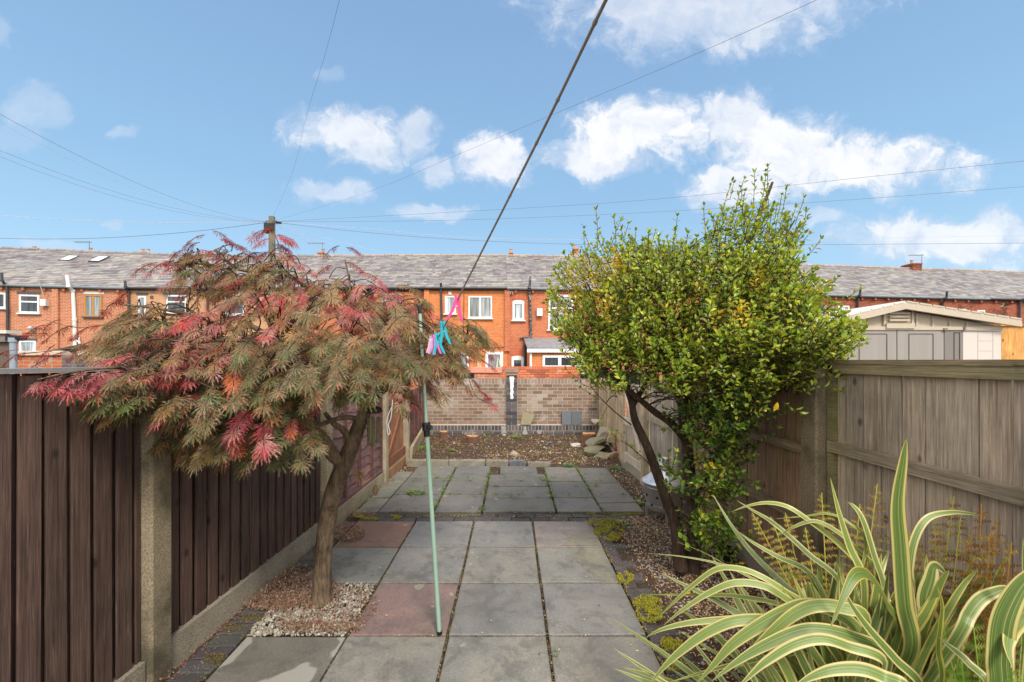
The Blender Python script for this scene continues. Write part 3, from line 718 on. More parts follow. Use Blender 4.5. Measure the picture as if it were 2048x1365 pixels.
    def uz(s, mb, u0, u1, z0, z1, d0, d1, c=None):
        mb.obox(s.A+s.ax*u0+s.n*d0+V((0, 0, z0)), s.ax*(u1-u0), s.n*(d1-d0), V((0, 0, z1-z0)), c)
    def window(s, x0, y0, x1, y1, fm='plastic_white', pm='pane_dark', vs=(), hs=(), lintel=None, sill=True, fw=.07, label=None):
        u0, z1 = s.hit(x0, y0); u1, z0 = s.hit(x1, y1)
        if u0 > u1: u0, u1 = u1, u0
        b = MB(); d0, d1 = .004, .055
        s.uz(b, u0, u0+fw, z0, z1, d0, d1); s.uz(b, u1-fw, u1, z0, z1, d0, d1)
        s.uz(b, u0+fw, u1-fw, z0, z0+fw, d0, d1-.002); s.uz(b, u0+fw, u1-fw, z1-fw, z1, d0, d1-.002)
        for q in vs: c_ = lerp(u0, u1, q); s.uz(b, c_-fw*.55, c_+fw*.55, z0+fw, z1-fw, d0, d1-.004)
        for q in hs: c_ = lerp(z0, z1, q); s.uz(b, u0+fw, u1-fw, c_-fw*.5, c_+fw*.5, d0, d1-.006)
        f = b.build('window', fm, s.t); 
        if label: f['label'] = label
        b = MB(); s.uz(b, u0+fw*.8, u1-fw*.8, z0+fw*.8, z1-fw*.8, .003, .02); b.build('pane', pm, f)
        if sill:
            b = MB(); s.uz(b, u0-.07, u1+.07, z0-.06, z0-.002, .004, .12); b.build('sill', 'paint_white' if fm == 'plastic_white' else 'lintel_dark', f)
        if lintel: b = MB(); s.rect(b, *lintel[:4], .003, .02); b.build('lintel', lintel[4], s.t)
        return f
    def box(s, name, m, x0, y0, x1, y1, d=.12, d0=.002, c=None):
        b = MB(); s.rect(b, x0, y0, x1, y1, d0, d, c); return b.build(name, m, s.t)
    def pipe(s, name, m, pts, r=.055, d=.10):
        b = MB(); q = []
        for pt in pts:
            off = pt[2] if len(pt) > 2 else d
            u_, z_ = s.hit(pt[0], pt[1], off); q.append(s.A+s.n*off+s.ax*u_+V((0, 0, z_)))
        b.tube(q, r, 10)
        for a in q[1:-1]: b.tube([a-V((0, 0, .05)), a+V((0, 0, .05))], r*1.25, 10)
        return b.build(name, m, s.t)
    def skylight(s, x0, y0, x1, y1):
        def rh(px, py):
            d = V(((px-CX)/F, 1, -(py-CY)/F)); o = V((0, 0, H)); p0 = s.A+V((0, 0, ZE))+s.up*.05
            return o+d*((p0-o).dot(s.up)/d.dot(s.up))
        p0, p1 = rh(x0, y1), rh(x1, y1); top = rh((x0+x1)/2, y0)
        hh = (top-p0).dot(s.sl); b = MB(); wv = s.ax*((p1-p0).dot(s.ax)); 
        b.obox(p0, wv, s.sl*hh, s.up*.05, (.08, .09, .10)); f = b.build('skylight', 'attr_smooth', s.t)
        b = MB(); b.obox(p0+wv*.1+s.sl*.09+s.up*.045, wv*.8, s.sl*(hh-.18), s.up*.01); b.build('pane', 'paint_white', f)
    def corbels(s, c, n=5):
        for i in range(n): b = MB(); u_ = s.L*(i+.5)/n; s.uz(b, u_-.055, u_+.055, ZE-.29, ZE-.16, .004, .11, jc(c, .1)); b.build('corbel', 'attr', s.t)
    def chimney(s, px, top_py, wpx, back=4.9, pots=1, brk='brick_f', aerial=False, c=(.30, .20, .15)):
        z = Edep(px)+back; x = (px-CX)/F*z; tz = H-(top_py-CY)/F*z; w2 = wpx/F*z/2
        b = MB(); b.box(x-w2, x+w2, z-.3, z+.5, ZR-1.2, tz-.16); b.box(x-w2-.05, x+w2+.05, z-.35, z+.55, tz-.16, tz-.06)
        ch = b.build('chimney', brk, s.roof)
        for k in range(pots):
            xo = x+(k-(pots-1)/2)*.34; b = MB(); b.lathe((xo, z+.1, tz-.06), [(.10, 0), (.11, .05), (.085, .08), (.075, .24), (.10, .26), (.10, .30), (.06, .30)], 12, (.42, .34, .26)); b.build('chimney_pot', 'attr', ch)
        if aerial:
            b = MB(); b.tube([(x+w2, z-.32, tz-.5), (x+w2, z-.32, tz+.55)], .018, 6, (.2, .2, .2)); b.tube([(x+w2-.9, z-.32, tz+.48), (x+w2+.15, z-.32, tz+.48)], .014, 6, (.2, .2, .2))
            for k in range(7): b.tube([(x+w2-.85+k*.14, z-.5, tz+.48), (x+w2-.85+k*.14, z-.14, tz+.48)], .008, 4, (.25, .25, .25))
            b.build('aerial', 'attr', ch)
DK, WH = 'lintel_dark', 'paint_white'
h = House(-800, -500, 'orange brick terraced house well beyond the left edge of the view', 'brick_a'); h = House(-500, -260, 'orange brick terraced house beyond the left edge of the view', 'brick_a')
h = House(-260, -60, 'orange brick terraced house at the far left edge, cut by the frame', 'brick_a'); h.pipe('downpipe', 'pipe_black', [(-100, 560), (-100, 690)])
h = House(-60, 112, 'orange brick house with a white box vent, dark lintels and a television aerial', 'brick_a', 'gutter_grey')
h.window(-16, 586, 13, 617, vs=(.5,)); h.window(40, 590, 80, 627, hs=(.62,), lintel=(34, 583, 82, 589, DK)); h.window(40, 682, 73, 706, pm='pane_pale', lintel=(35, 677, 75, 683, DK), sill=False)
h.box('vent_box', 'paint_white', 87, 600, 98, 613, .2)
h.pipe('downpipe', 'pipe_black', [(3, 546, .3), (4, 562, .3), (14, 572, .1), (15, 622, .1), (15, 672, .1)]); h.corbels((.45, .16, .08), 4)
h.chimney(65, 500, 26, aerial=False); h.pipe('string_course', 'brick_a', [(20, 666), (112, 666)], .02, .01)
b = MB(); u_, z_ = h.hit(97, 590); q = h.A+h.ax*u_+V((0, 0, z_)); b.tube([q, q+h.n*.3, q+h.n*.3+V((-.5, 0, 1.5))], .018, 6, (.3, .3, .3)); b.tube([q+h.n*.3+V((-1.1, 0, 1.5)), q+h.n*.3+V((-.3, 0, 1.5))], .012, 6, (.3, .3, .3))
for k in range(4): b.tube([q+h.n*.3+V((-1.0+k*.2, -.2, 1.38)), q+h.n*.3+V((-1.0+k*.2, .2, 1.62))], .008, 4, (.3, .3, .3))
b.build('aerial', 'attr', h.t)
b = MB(); u_, z_ = h.hit(73, 657); q = h.A+h.ax*u_+V((0, 0, z_)); b.tube([q, q+h.n*.22], .05, 8, (.25, .25, .26)); b.blob(q+h.n*.24+V((-.1, 0, 0)), .1, (.5, .5, .5), 1, 0); b.blob(q+h.n*.22+V((.02, 0, -.14)), .09, (.15, .16, .18), 1, 0); b.build('security_light', 'attr', h.t)
h = House(112, 256, 'orange brick house with a white downpipe, brown framed window and two skylights', 'brick_a', 'gutter_grey')
h.window(170, 590, 205, 634, 'oak_frame', 'pane_curtain', vs=(.5,), lintel=(166, 583, 208, 589, WH))
h.pipe('downpipe', 'paint_white', [(134, 551, .35), (137, 573, .35), (146, 582, .1), (149, 640, .1), (150, 700, .1)], .075)
h.pipe('waste_pipe', 'paint_white', [(151, 680), (159, 686), (158, 674)], .04); h.corbels((.45, .16, .08), 4)
h.skylight(116, 512, 140, 522); h.skylight(176, 513, 200, 524); h.chimney(178, 503, 22, aerial=True); h.box('pilaster', 'brick_a', 108, 579, 120, 760, .12)
h.window(178, 706, 205, 735, pm='pane_dark', sill=False)
h = House(256, 393, 'paler tan brick house with a narrow window and dark lintels behind the maple', 'brick_b')
h.window(278, 593, 293, 632, pm='pane_pale', lintel=(273, 586, 297, 591, DK)); h.window(334, 591, 374, 626, hs=(.62,), lintel=(326, 585, 380, 590, DK)); h.box('vent_box', 'lintel_dark', 301, 592, 307, 598, .03)
h.pipe('downpipe', 'pipe_black', [(250, 562, .3), (251, 574, .3), (257, 585, .1), (258, 640, .1), (258, 720, .1)]); h.chimney(288, 505, 22, pots=2); h.box('pilaster', 'brick_b', 388, 580, 396, 760, .12)
h = House(393, 548, 'tan brick house with a white lintel, mostly hidden behind the maple crown', 'brick_b'); h.window(450, 590, 490, 630, lintel=(446, 584, 494, 590, WH)); h.pipe('downpipe', 'pipe_black', [(415, 574), (416, 720)])
h = House(548, 700, 'red brick house behind the utility pole with an aerial on its chimney', 'brick_d'); h.window(600, 592, 640, 632); h.chimney(645, 505, 9, aerial=True)
h = House(700, 852, 'soot stained red brick house with patched orange brick under the gutter', 'brick_e'); h.window(764, 588, 803, 615, hs=(.5,)); h.window(714, 588, 731, 612)
h.box('brick_patch', 'brick_c', 748, 585, 828, 606, .012, .002); h.pipe('downpipe', 'pipe_black', [(741, 575), (742, 700)])
h = House(852, 1014, 'bright orange brick house with a large two pane window behind the washing line', 'brick_c')
h.box('pilaster', 'brick_c', 849, 575, 859, 760, .10)
h.window(890, 593, 912, 628, pm='pane_pale'); h.window(937, 593, 984, 637, pm='pane_curtain', vs=(.5,)); h.box('vent_box', 'paint_white', 897, 584, 903, 590, .05)
h.window(895, 705, 938, 740, pm='pane_green', vs=(.5,), sill=False, fw=.12)
h.window(971, 704, 1006, 745, pm='panel_mauve', sill=False, fw=.14, label='white framed back door with a mauve panel'); h.pipe('downpipe', 'pipe_black', [(882, 566, .2), (882, 580, .1), (883, 632, .1), (883, 740, .1)])
b = MB()
u_, z_ = h.hit(928, 585); q = h.A+h.ax*u_+h.n*.05; 
cab = [(928, 585), (927, 640), (926, 694), (960, 697), (1008, 695)]
h.pipe('cable', 'pipe_black', cab, .012, .02); h.chimney(1022, 505, 6, c=(.4, .2, .1))
h = House(1014, 1184, 'orange red brick house with arched windows and a slate roofed lean to', 'brick_d', 'gutter_grey')
h.box('pilaster', 'brick_d', 1009, 577, 1019, 703, .12)
h.window(1025, 605, 1048, 641, pm='pane_pale', fw=.10); h.window(1023, 716, 1047, 742, pm='pane_dark', fw=.12, sill=False)
h.window(1096, 590, 1146, 660, pm='pane_curtain', hs=(.62,), fw=.10); h.box('vent_box', 'paint_white', 1073, 618, 1084, 633, .2)
for cx_, cy_, w_, hgt in ((1036.5, 605, 12, 4), (1035, 716, 12, 4)):
    b = MB(); us = [h.hit(cx_+w_*math.cos(a), cy_-hgt*math.sin(a)) for a in [math.pi*k/8 for k in range(9)]]
    b.poly([h.A+h.ax*u1+h.n*.05+V((0, 0, z1)) for u1, z1 in us][::-1]); b.poly([h.A+h.ax*u1+h.n*.004+V((0, 0, z1)) for u1, z1 in us]); b.build('window_arch', 'plastic_white', h.t)
for cx_, cy_ in ((1036.5, 601), (1035, 712)):
    b = MB()
    for k in range(11):
        a = math.pi*(.18+.64*k/10); u1, z1 = h.hit(cx_-math.cos(a)*17, cy_-math.sin(a)*5+2); u2, z2 = h.hit(cx_-math.cos(a)*20, cy_-math.sin(a)*14)
        b.obox(h.A+h.ax*u1+h.n*.003+V((0, 0, z1)), h.ax*.055, h.ax*(u2-u1)+V((0, 0, z2-z1)), h.n*.012, jc((.55, .15, .07), .15))
    b.build('brick_arch', 'attr', h.t)
h.pipe('downpipe', 'pipe_flaky', [(1061, 554, .3), (1059, 575, .3), (1059, 585, .1), (1061, 640, .1), (1062, 684, .1)], .065)
h.pipe('waste_pipe', 'pipe_flaky', [(1062, 676), (1040, 676)], .05); h.pipe('waste_pipe', 'pipe_black', [(1061, 684), (1050, 692), (1050, 742)], .07)
u_, z_ = h.hit(1023, 587); b = MB(); q = h.A+h.ax*u_+V((0, 0, z_)); b.tube([q, q+h.n*.1], .08, 10, (.6, .6, .6)); b.blob(q+h.n*.12, .06, (.05, .05, .06), 1, 0); b.build('security_camera', 'attr_smooth', h.t)
# lean-to
lo = MB(); d_ = 1.6
u0, z0 = h.hit(1060, 700, d_); u1, z1 = h.hit(1184, 700, d_)
Q = lambda u, n_, z: h.A+h.ax*u+h.n*n_+V((0, 0, z))
lo.obox(Q(u0, 0.01, -.1), h.ax*(u1-u0), h.n*d_, V((0, 0, z0+.1))); le = lo.build('lean_to', 'brick_c', h.t)
b = MB(); _, zt = h.hit(1060, 680, 0)
b.faces([Q(u0-.15, d_+.15, z0+.10), Q(u1+.1, d_+.15, z0+.10), Q(u1+.1, .01, zt+.1), Q(u0-.15, .01, zt+.1), Q(u0-.15, d_+.15, z0+.04), Q(u1+.1, d_+.15, z0+.04), Q(u1+.1, .01, zt), Q(u0-.15, .01, zt)],
        [(0, 1, 2, 3), (4, 7, 6, 5), (0, 4, 5, 1), (1, 5, 6, 2), (3, 7, 4, 0)], (.22, .22, .24)); b.build('lean_to_roof', 'slate', le)
b = MB(); b.obox(Q(u0-.16, d_+.155, z0-.13), h.ax*(u1-u0+.3), h.n*.03, V((0, 0, .17))); b.obox(Q(u0-.02, d_+.03, -.1), h.ax*.10, h.n*.05, V((0, 0, z0))); b.build('fascia', 'paint_white', le)
def dwin(x0, y0, x1, y1, vs):
    a, zt_ = h.hit(x0, y0, d_+.02); c_, zb_ = h.hit(x1, y1, d_+.02); fw = .11; b = MB()
    for w0, w1 in [(a, a+fw), (c_-fw, c_)]+[(lerp(a, c_, q)-fw*.7, lerp(a, c_, q)+fw*.7) for q in vs]: b.obox(Q(w0, d_+.012, zb_), h.ax*(w1-w0), h.n*.05, V((0, 0, zt_-zb_)))
    for q0, q1 in ((zb_, zb_+fw), (zt_-fw, zt_)): b.obox(Q(a, d_+.014, q0), h.ax*(c_-a), h.n*.044, V((0, 0, q1-q0)))
    f = b.build('window', 'plastic_white', le)
    b = MB(); b.obox(Q(a+.06, d_+.012, zb_+.05), h.ax*(c_-a-.12), h.n*.02, V((0, 0, zt_-zb_-.1))); b.build('pane', 'pane_dark', f)
dwin(1085, 711, 1166, 736, (.42,))
u_, z_ = h.hit(1116, 705, d_); b = MB(); b.tube([Q(u_, d_, z_), Q(u_, d_+.12, z_)], .06, 8, (.35, .36, .38)); b.build('wall_lamp', 'attr_smooth', le)
h.chimney(1151, 497, 7, c=(.3, .15, .1)); h.corbels((.5, .15, .07), 5)
h = House(1184, 1345, 'red brick terraced house mostly hidden behind the left of the green shrub', 'brick_d'); h.window(1230, 592, 1275, 640)
h = House(1345, 1505, 'red brick terraced house hidden behind the middle of the green shrub', 'brick_d'); h.window(1400, 596, 1440, 640)
h = House(1505, 1655, 'dark red brick house with a green roofed hood beside the shrub', 'brick_e', 'gutter_grey')
h.box('window_hood', 'gutter_grey', 1632, 614, 1652, 620, .5); h.window(1635, 621, 1650, 640, pm='pane_pale'); h.pipe('downpipe', 'paint_white', [(1625, 592), (1626, 680)]); h.corbels((.42, .13, .07), 6)
h = House(1655, 1812, 'dark red brick house with a small open top hung window above the shed', 'brick_e', 'gutter_grey')
h.window(1675, 612, 1697, 640, pm='pane_pale'); h.pipe('downpipe', 'pipe_black', [(1721, 577, .35), (1720, 590, .3), (1716, 598, .1), (1716, 700, .1)]); h.corbels((.42, .13, .07), 6)
h.chimney(1826, 527, 17, brk='brick_e', aerial=True)
h = House(1812, 1972, 'dark red brick house with an arched window and small square window', 'brick_e', 'gutter_grey')
h.window(1894, 618, 1930, 660, pm='pane_dark', fw=.1); h.window(1953, 621, 1968, 640, pm='pane_dark'); h.pipe('downpipe', 'pipe_black', [(1894, 583, .35), (1893, 597, .3), (1886, 606, .1), (1886, 700, .1)]); h.corbels((.42, .13, .07), 6)
h = House(1972, 2160, 'dark red brick house at the right edge with a black downpipe', 'brick_e')
h.pipe('downpipe', 'pipe_black', [(2047, 598, .2), (2040, 606, .1), (2038, 700, .1)]); h.corbels((.42, .13, .07), 6)
u_, z_ = h.hit(2003, 611); b = MB(); q = h.A+h.ax*u_+V((0, 0, z_)); b.tube([q, q+h.n*.25+V((.15, 0, 0))], .05, 8, (.03, .03, .03)); b.blob(q+h.n*.01, .14, (.45, .36, .25), 1, .1, (1.6, .15, .8)); b.build('wall_lamp', 'attr', h.t)
h = House(2160, 2380, 'dark red brick house beyond the right edge of the view', 'brick_e'); h = House(2380, 2660, 'dark red brick house well beyond the right edge of the view', 'brick_e')

# ================================================================ walls and sheds beyond the gardens
def bw(name, label, x0p, x1p, yt, z, m, cop=None, th=.22, h_c=.07):
    a, b_ = P(x0p, yt, z), P(x1p, yt, z); t = thing(name, label, 'wall', ((a.x+b_.x)/2, z, 0))
    b = MB(); b.box(a.x, b_.x, z, z+th, -.1, a.z-h_c if cop else a.z); b.build('brick_face', m, t)
    if cop:
        b = MB(); n = max(1, int((b_.x-a.x)/.45)); 
        for i in range(n):
            p0, p1 = lerp(a.x, b_.x, i/n)+.004, lerp(a.x, b_.x, (i+1)/n)-.004
            dz = R.uniform(-.004, .004)
            b.faces([(p0, z-.04, a.z-h_c+dz), (p1, z-.04, a.z-h_c+dz), (p1, z-.03, a.z-.02+dz), (p0, z-.03, a.z-.02+dz), (p0, z+th/2, a.z+dz), (p1, z+th/2, a.z+dz), (p0, z+th+.04, a.z-h_c), (p1, z+th+.04, a.z-h_c)],
                    [(0, 1, 3, 2)[::1] if 0 else (0, 1, 2, 3), (3, 2, 5, 4), (4, 5, 7, 6), (0, 3, 4, 6), (1, 7, 5, 2), (0, 6, 7, 1)])
        b.build('coping', cop, t)
    return t
bw('brick_wall', 'low wall with pink rounded coping and a dark slot beyond the garden wall', 820, 1002, 735, 13.0, 'brick_f', 'coping_pink', h_c=.17)
t = thing('brick_wall', 'plain orange brick yard wall with header top behind the garden wall pier', 'wall', (1.0, 13, 0))
a, b_ = P(1003, 733, 13.0), P(1158, 733, 13.0); m_ = MB(); m_.box(a.x, b_.x, 13.0, 13.2, -.1, a.z-.005); m_.build('mortar_bed', 'brick_dark', t)
b = MB(); OR = lambda u, v: jc((.40, .12, .07) if NZ.noise(V((u*1.4, v*1.4, 5))) > .05 else (.58, .18, .085), .14)
bricks(b, (a.x, 12.985, a.z-1.01), (1, 0, 0), (0, 0, 1), (0, 1, 0), b_.x-a.x, .90, OR); bricks(b, (a.x, 12.985, a.z-.11), (1, 0, 0), (0, 0, 1), (0, 1, 0), b_.x-a.x, .11, lambda u, v: jc((.60, .17, .08), .12), bw=.075, bh=.11, depth=.2)
b.build('brick_face', 'brick_piece', t)
bw('brick_wall', 'pale stained brick wall behind the right end of the garden wall', 1158, 1330, 736, 13.2, 'brick_f')
for x0, x1, y0, y1, lb in ((897, 948, 747, 759, 'black letterbox shaped opening under the pink coping'), (1161, 1300, 743, 760, 'black opening beside the pale stained wall near the shrub')):
    a, b_ = P(x0, y0, 12.93), P(x1, y1, 12.93); t = MB(); t.box(a.x, b_.x, 12.90, 12.97, b_.z-.3, a.z); tag(t.build('dark_hatch', 'black_hole'), lb, 'hatch')
b_ = P(50, 702, 8.3)
bw('brick_wall', 'whitewashed red brick wall with flaking cream coping at far left', 31, 124, 702, 8.3, 'brick_f', 'coping_stone', h_c=.09)
bw('brick_pier', 'dark grey brick pier between the whitewashed wall and brown fence', 124.5, 153, 711, 8.25, 'brick_dark')['category'] = 'pier'
t = thing('wooden_fence', 'low brown horizontal board fence with grey top beside the dark pier', 'fence', (P(185, 730, 8.6).x, 8.6, 0))
a, b_ = P(153, 716, 8.6), P(330, 716, 8.6); b = MB()
for k in range(13): b.box(a.x+.02, b_.x, 8.6, 8.62+.004*(k % 2), a.z-.06-.115*(k+1)+.008, a.z-.06-.115*k, jc((1, .9, .8), .1))
b.box(a.x, a.x+.07, 8.57, 8.60, -.1, a.z-.03, (1.2, 1.1, 1)); b.build('boards', 'wood_brown_h', t)
b = MB(); b.box(a.x, b_.x, 8.56, 8.80, a.z-.055, a.z, (.55, .55, .56)); b.build('capping', 'attr', t)
# outbuilding far left
t = thing('outbuilding', 'brown rendered outbuilding corner at the left edge with grey downpipe', 'shed', (P(-100, 720, 7).x, 7.6, 0))
a, b_ = P(-260, 668, 7), P(19, 668, 7); b = MB(); b.box(a.x, b_.x, 7.0, 7.1, -.1, a.z-.02); b.build('wall', 'render_brown', t)
b = MB(); e_ = P(27, 664, 7); b.box(a.x, e_.x, 6.9, 7.12, e_.z-.035, e_.z+.02, (.62, .56, .50)); b.box(a.x, e_.x-.07, 6.94, 6.98, e_.z-.17, e_.z-.04, (.20, .16, .14)); b.build('roof', 'attr', t)
b = MB(); g0 = P(18, 672, 6.95); g1 = P(48, 670, 6.95); n = 8
vs = [(x_, 6.95-.06*math.cos(math.pi*k/n), g0.z-.085*math.sin(math.pi*k/n)-(0 if x_ == g0.x else 0)) for x_ in (g0.x, g1.x) for k in range(n+1)]
b.faces(vs, [(k, k+1, n+2+k, n+1+k) for k in range(n)]+[tuple(range(n+1)), tuple(range(n+1, 2*n+2))[::-1]]); b.build('gutter', 'gutter_black', t)
b = MB(); q = P(27, 676, 6.93); b.tube([(q.x, 6.93, q.z), (q.x, 6.93, q.z-.12), (q.x, 6.93, -.1)], [.052, .045, .045], 14); b.tube([(q.x, 6.93, q.z-.07), (q.x, 6.93, q.z)], .062, 14); b.build('downpipe', 'pipe_grey', t)
# dark lean shed
t = thing('garden_shed', 'tan boarded shed with a dark sloping felt roof behind the low brown fence', 'shed', (P(190, 720, 10).x, 10.5, 0))
b = MB(); a, b_ = P(158, 697, 10), P(260, 697, 10); b.box(a.x, b_.x, 10, 12, -.1, a.z); b.build('boards', 'wood_tan', t)
b = MB(); p0, p1, p2 = P(88, 703, 9.9), P(150, 690, 9.9), P(262, 689, 9.9)
for a, c_ in ((p0, p1), (p1, p2)): b.obox(a-V((0, 0, .06)), c_-a, V((0, 2.2, 0)), V((0, 0, .05)), (.06, .055, .055))
b.faces([p0-V((0, -.1, .06)), p1-V((0, -.1, .06)), (p1.x, 10, -.1), (p0.x, 10, -.1)], [(0, 3, 2, 1)], (.10, .085, .08)); b.build('roof', 'attr', t)
b = MB(); a, b_ = P(154, 700, 9.2), P(166, 716, 9.2); b.box(a.x, b_.x, 9.2, 9.45, .0, a.z-.04, (.70, .66, .58)); b.tube([(a.x+.02, 9.25, a.z-.04), (a.x+.02, 9.25, a.z+.03)], .03, 10, (.6, .55, .5)); tag(b.build('water_tank', 'attr_smooth'), 'small cream plastic tank behind the low brown fence', 'tank')
# plastic shed on the right
t = thing('plastic_shed', 'beige plastic shed with taupe doors, louvred gable vent and pale corner panel', 'shed', (P(1800, 720, 6).x, 7, 0))
Z = 6.0; S = lambda x, y, z=Z: P(x, y, z); pk, le_, re_ = S(1795, 619), S(1590, 666), S(1996, 654)
xl, xr = S(1612, 700).x, S(1999, 700).x; eh = S(1800, 653).z
b = MB(); b.faces([(xl, Z, -.1), (xr, Z, -.1), (xr, Z, eh), (pk.x, Z, pk.z), (xl, Z, eh), (xl, Z+3, -.1), (xr, Z+3, -.1), (xr, Z+3, eh), (pk.x, Z+3, pk.z), (xl, Z+3, eh)],
    [(0, 1, 2, 3, 4), (9, 8, 7, 6, 5), (0, 4, 9, 5), (1, 6, 7, 2)]); b.build('wall', 'shed_beige', t)
def pan(mb, x0, y0, x1, y1, d0, d1, c=None):
    a, e = S(x0, y0), S(x1, y1); mb.box(a.x, e.x, Z-d1, Z-d0, e.z, a.z, c)
b = MB(); pan(b, 1612, 654, 1996, 661, .002, .045); pan(b, 1764, 620, 1768, 656, .002, .03); pan(b, 1820, 623, 1824, 656, .002, .03)
for x_, y_ in ((1664, 650), (1698, 640), (1732, 633), (1830, 628), (1862, 634), (1896, 640), (1930, 646)): pan(b, x_, y_, x_+3, 655, .002, .022)
b.build('gable_ribs', 'shed_beige', t)
b = MB(); pan(b, 1768, 624, 1820, 646, .002, .012)
for k in range(3): pan(b, 1774, 626+k*6.8, 1814, 629.5+k*6.8, .012, .05)
pan(b, 1766, 648, 1822, 658, .002, .062); b.build('gable_vent', 'shed_beige', t)
b = MB()
for a, c_ in ((S(1795, 607), S(1596, 655)), (S(1795, 607), S(2022, 642))):
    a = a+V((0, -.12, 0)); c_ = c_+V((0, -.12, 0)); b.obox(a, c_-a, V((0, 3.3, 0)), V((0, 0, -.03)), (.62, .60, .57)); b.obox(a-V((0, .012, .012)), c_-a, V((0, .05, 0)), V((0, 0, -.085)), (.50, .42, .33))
    n = 9
    for k in range(n):
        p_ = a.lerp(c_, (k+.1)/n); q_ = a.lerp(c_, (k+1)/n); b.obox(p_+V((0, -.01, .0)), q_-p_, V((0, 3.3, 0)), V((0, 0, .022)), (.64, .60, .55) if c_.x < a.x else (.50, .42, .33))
b.build('roof', 'attr_smooth', t)
for x0, x1, m_, lb in ((1694, 1789, 'shed_taupe', 1), (1791, 1883, 'shed_taupe', 1)):
    b = MB(); pan(b, x0, 659, x1, 900, .002, .03); d = b.build('door', m_, t)
    b = MB(); w_ = 20 if x0 < 1700 else 22
    for q in ((x0+w_, 669, x0+w_+1.4, 900), (x1-w_, 669, x1-w_+1.4, 900), (x0+w_, 668, x1-w_, 669.3)): pan(b, *q, .030, .034)
    b.build('door_panel', 'groove', d)
b = MB(); pan(b, 1620, 660, 1692, 900, .002, .028); b.build('side_panel', 'shed_dark', t)
b = MB(); pan(b, 1885, 657, 1922, 900, .002, .028); sp_ = b.build('side_panel', 'shed_dark', t)
b = MB(); pan(b, 1903, 666, 1904.6, 900, .028, .032); pan(b, 1914, 666, 1915.6, 900, .028, .032); pan(b, 1903, 665.5, 1915.6, 667, .028, .032); b.build('door_panel', 'groove', sp_)
b = MB(); pan(b, 1880, 657, 1887, 662, .03, .06, (.2, .19, .18)); pan(b, 1920, 654, 1924, 661, .03, .06, (.2, .19, .18)); b.build('hinge', 'attr', t)
b = MB(); pan(b, 1923, 662, 1999, 900, .002, .02); pan(b, 1923, 656, 2000, 663, .002, .035); cp = b.build('corner_panel', 'shed_pale', t)
b = MB()
for q in ((1952, 664, 1953, 900), (1982, 664, 1983, 900), (1952, 664, 1983, 665), (1953, 682, 1982, 682.8), (1953, 702, 1982, 702.8)): pan(b, *q, .020, .022, (.42, .38, .35))
b.build('panel_grooves', 'attr', cp)
t = thing('wooden_fence', 'bright orange new board fence beyond the plastic shed', 'fence', (8.6, 7, 0))
b = MB(); x_ = P(1996, 650, 7).x; tp = P(2000, 653, 7).z
while x_ < 12.5: b.obox((x_, 7, 0), (.115, -.012, 0), (0, 0, tp-.0), (0, .014, 0), jc((1, 1, 1), .12)); x_ += .11
b.build('boards', 'wood_orange', t); b = MB(); b.box(P(1996, 650, 7).x, 12.5, 6.96, 7.04, tp+.003, tp+.03, (.8, .8, .8)); b.build('capping', 'wood_orange', t)
# parasols
def parasol(px, top, bot, wpx, z, label, c):
    t = thing('parasol', label, 'parasol', (P(px, bot, z).x, z, 0)); x = P(px, bot, z).x; zt = P(px, top, z).z; r = wpx/F*z/2
    b = MB(); b.tube([(x, z, -.1), (x, z, zt)], .02, 8, (.5, .5, .5)); b.build('pole', 'attr', t)
    b = MB(); zb = P(px, bot, z).z; n = 16; vs = []
    for k, (rr, tt) in enumerate(((.12, 1), (.35, .85), (.75, .45), (1, .1), (.95, 0))):
        for q in range(n): a = 2*math.pi*q/n; r2 = r*rr*(1 if q % 2 else .72); vs.append((x+r2*math.cos(a), z+r2*math.sin(a), lerp(zb, zt, tt)))
    b.faces(vs, [(i*n+q, i*n+(q+1) % n, (i+1)*n+(q+1) % n, (i+1)*n+q) for i in range(4) for q in range(n)]); 
    for i in range(len(b.c)): b.c[i] = c[(i // 2) % len(c)]
    b.build('canopy', 'attr', t)
parasol(958, 695, 745, 11, 17, 'closed peach parasol against the bright orange brick house', [(.75, .36, .20), (.80, .42, .26)])
parasol(996, 716, 740, 17, 16, 'half closed green and cream striped parasol by the mauve back door', [(.12, .22, .16), (.5, .5, .42)])

# ================================================================ utility pole and wires
t = thing('utility_pole', 'weathered wooden utility pole with black junction box rising behind the maple', 'pole', (P(544, 500, 18).x, 18, 0))
pt = P(544, 434, 18); b = MB(); b.tube([(pt.x, 18, -.1), (pt.x, 18, 4), (pt.x, 18, pt.z)], [.17, .15, .125], 14); b.build('pole_shaft', 'wood_pole', t)
b = MB(); b.box(pt.x-.27, pt.x-.13, 17.85, 18.05, pt.z-.72, pt.z-.30); b.box(pt.x-.1, pt.x+.14, 17.78, 17.9, pt.z-.62, pt.z-.34); b.build('junction_box', 'plastic_black', t)
b = MB(); b.tube([(pt.x-.24, 17.95, pt.z-.22), (pt.x+.24, 17.95, pt.z-.22)], .035, 8); b.tube([(pt.x+.2, 17.95, pt.z-.26), (pt.x+.42, 17.95, pt.z-.28)], .05, 8); b.build('bracket', 'plastic_black', t)
WP = V((pt.x, 17.9, pt.z-.25))
def wire(label, end, mids=(), r=.007, m='wire_grey', sag=.0, st=WP):
    pts = [st]+list(mids)+[end]
    if not mids and sag: pts = [st.lerp(end, k/10)-V((0, 0, sag*4*(k/10)*(1-k/10))) for k in range(11)]
    b = MB(); b.tube(smooth_path(pts, 4), r, 5); tag(b.build('overhead_wire', m), label, 'wire', 'wires fanning out from the utility pole')
wire('highest wire from the pole to the left edge of the sky', P(-60, 195, 8), sag=.5, r=.0035)
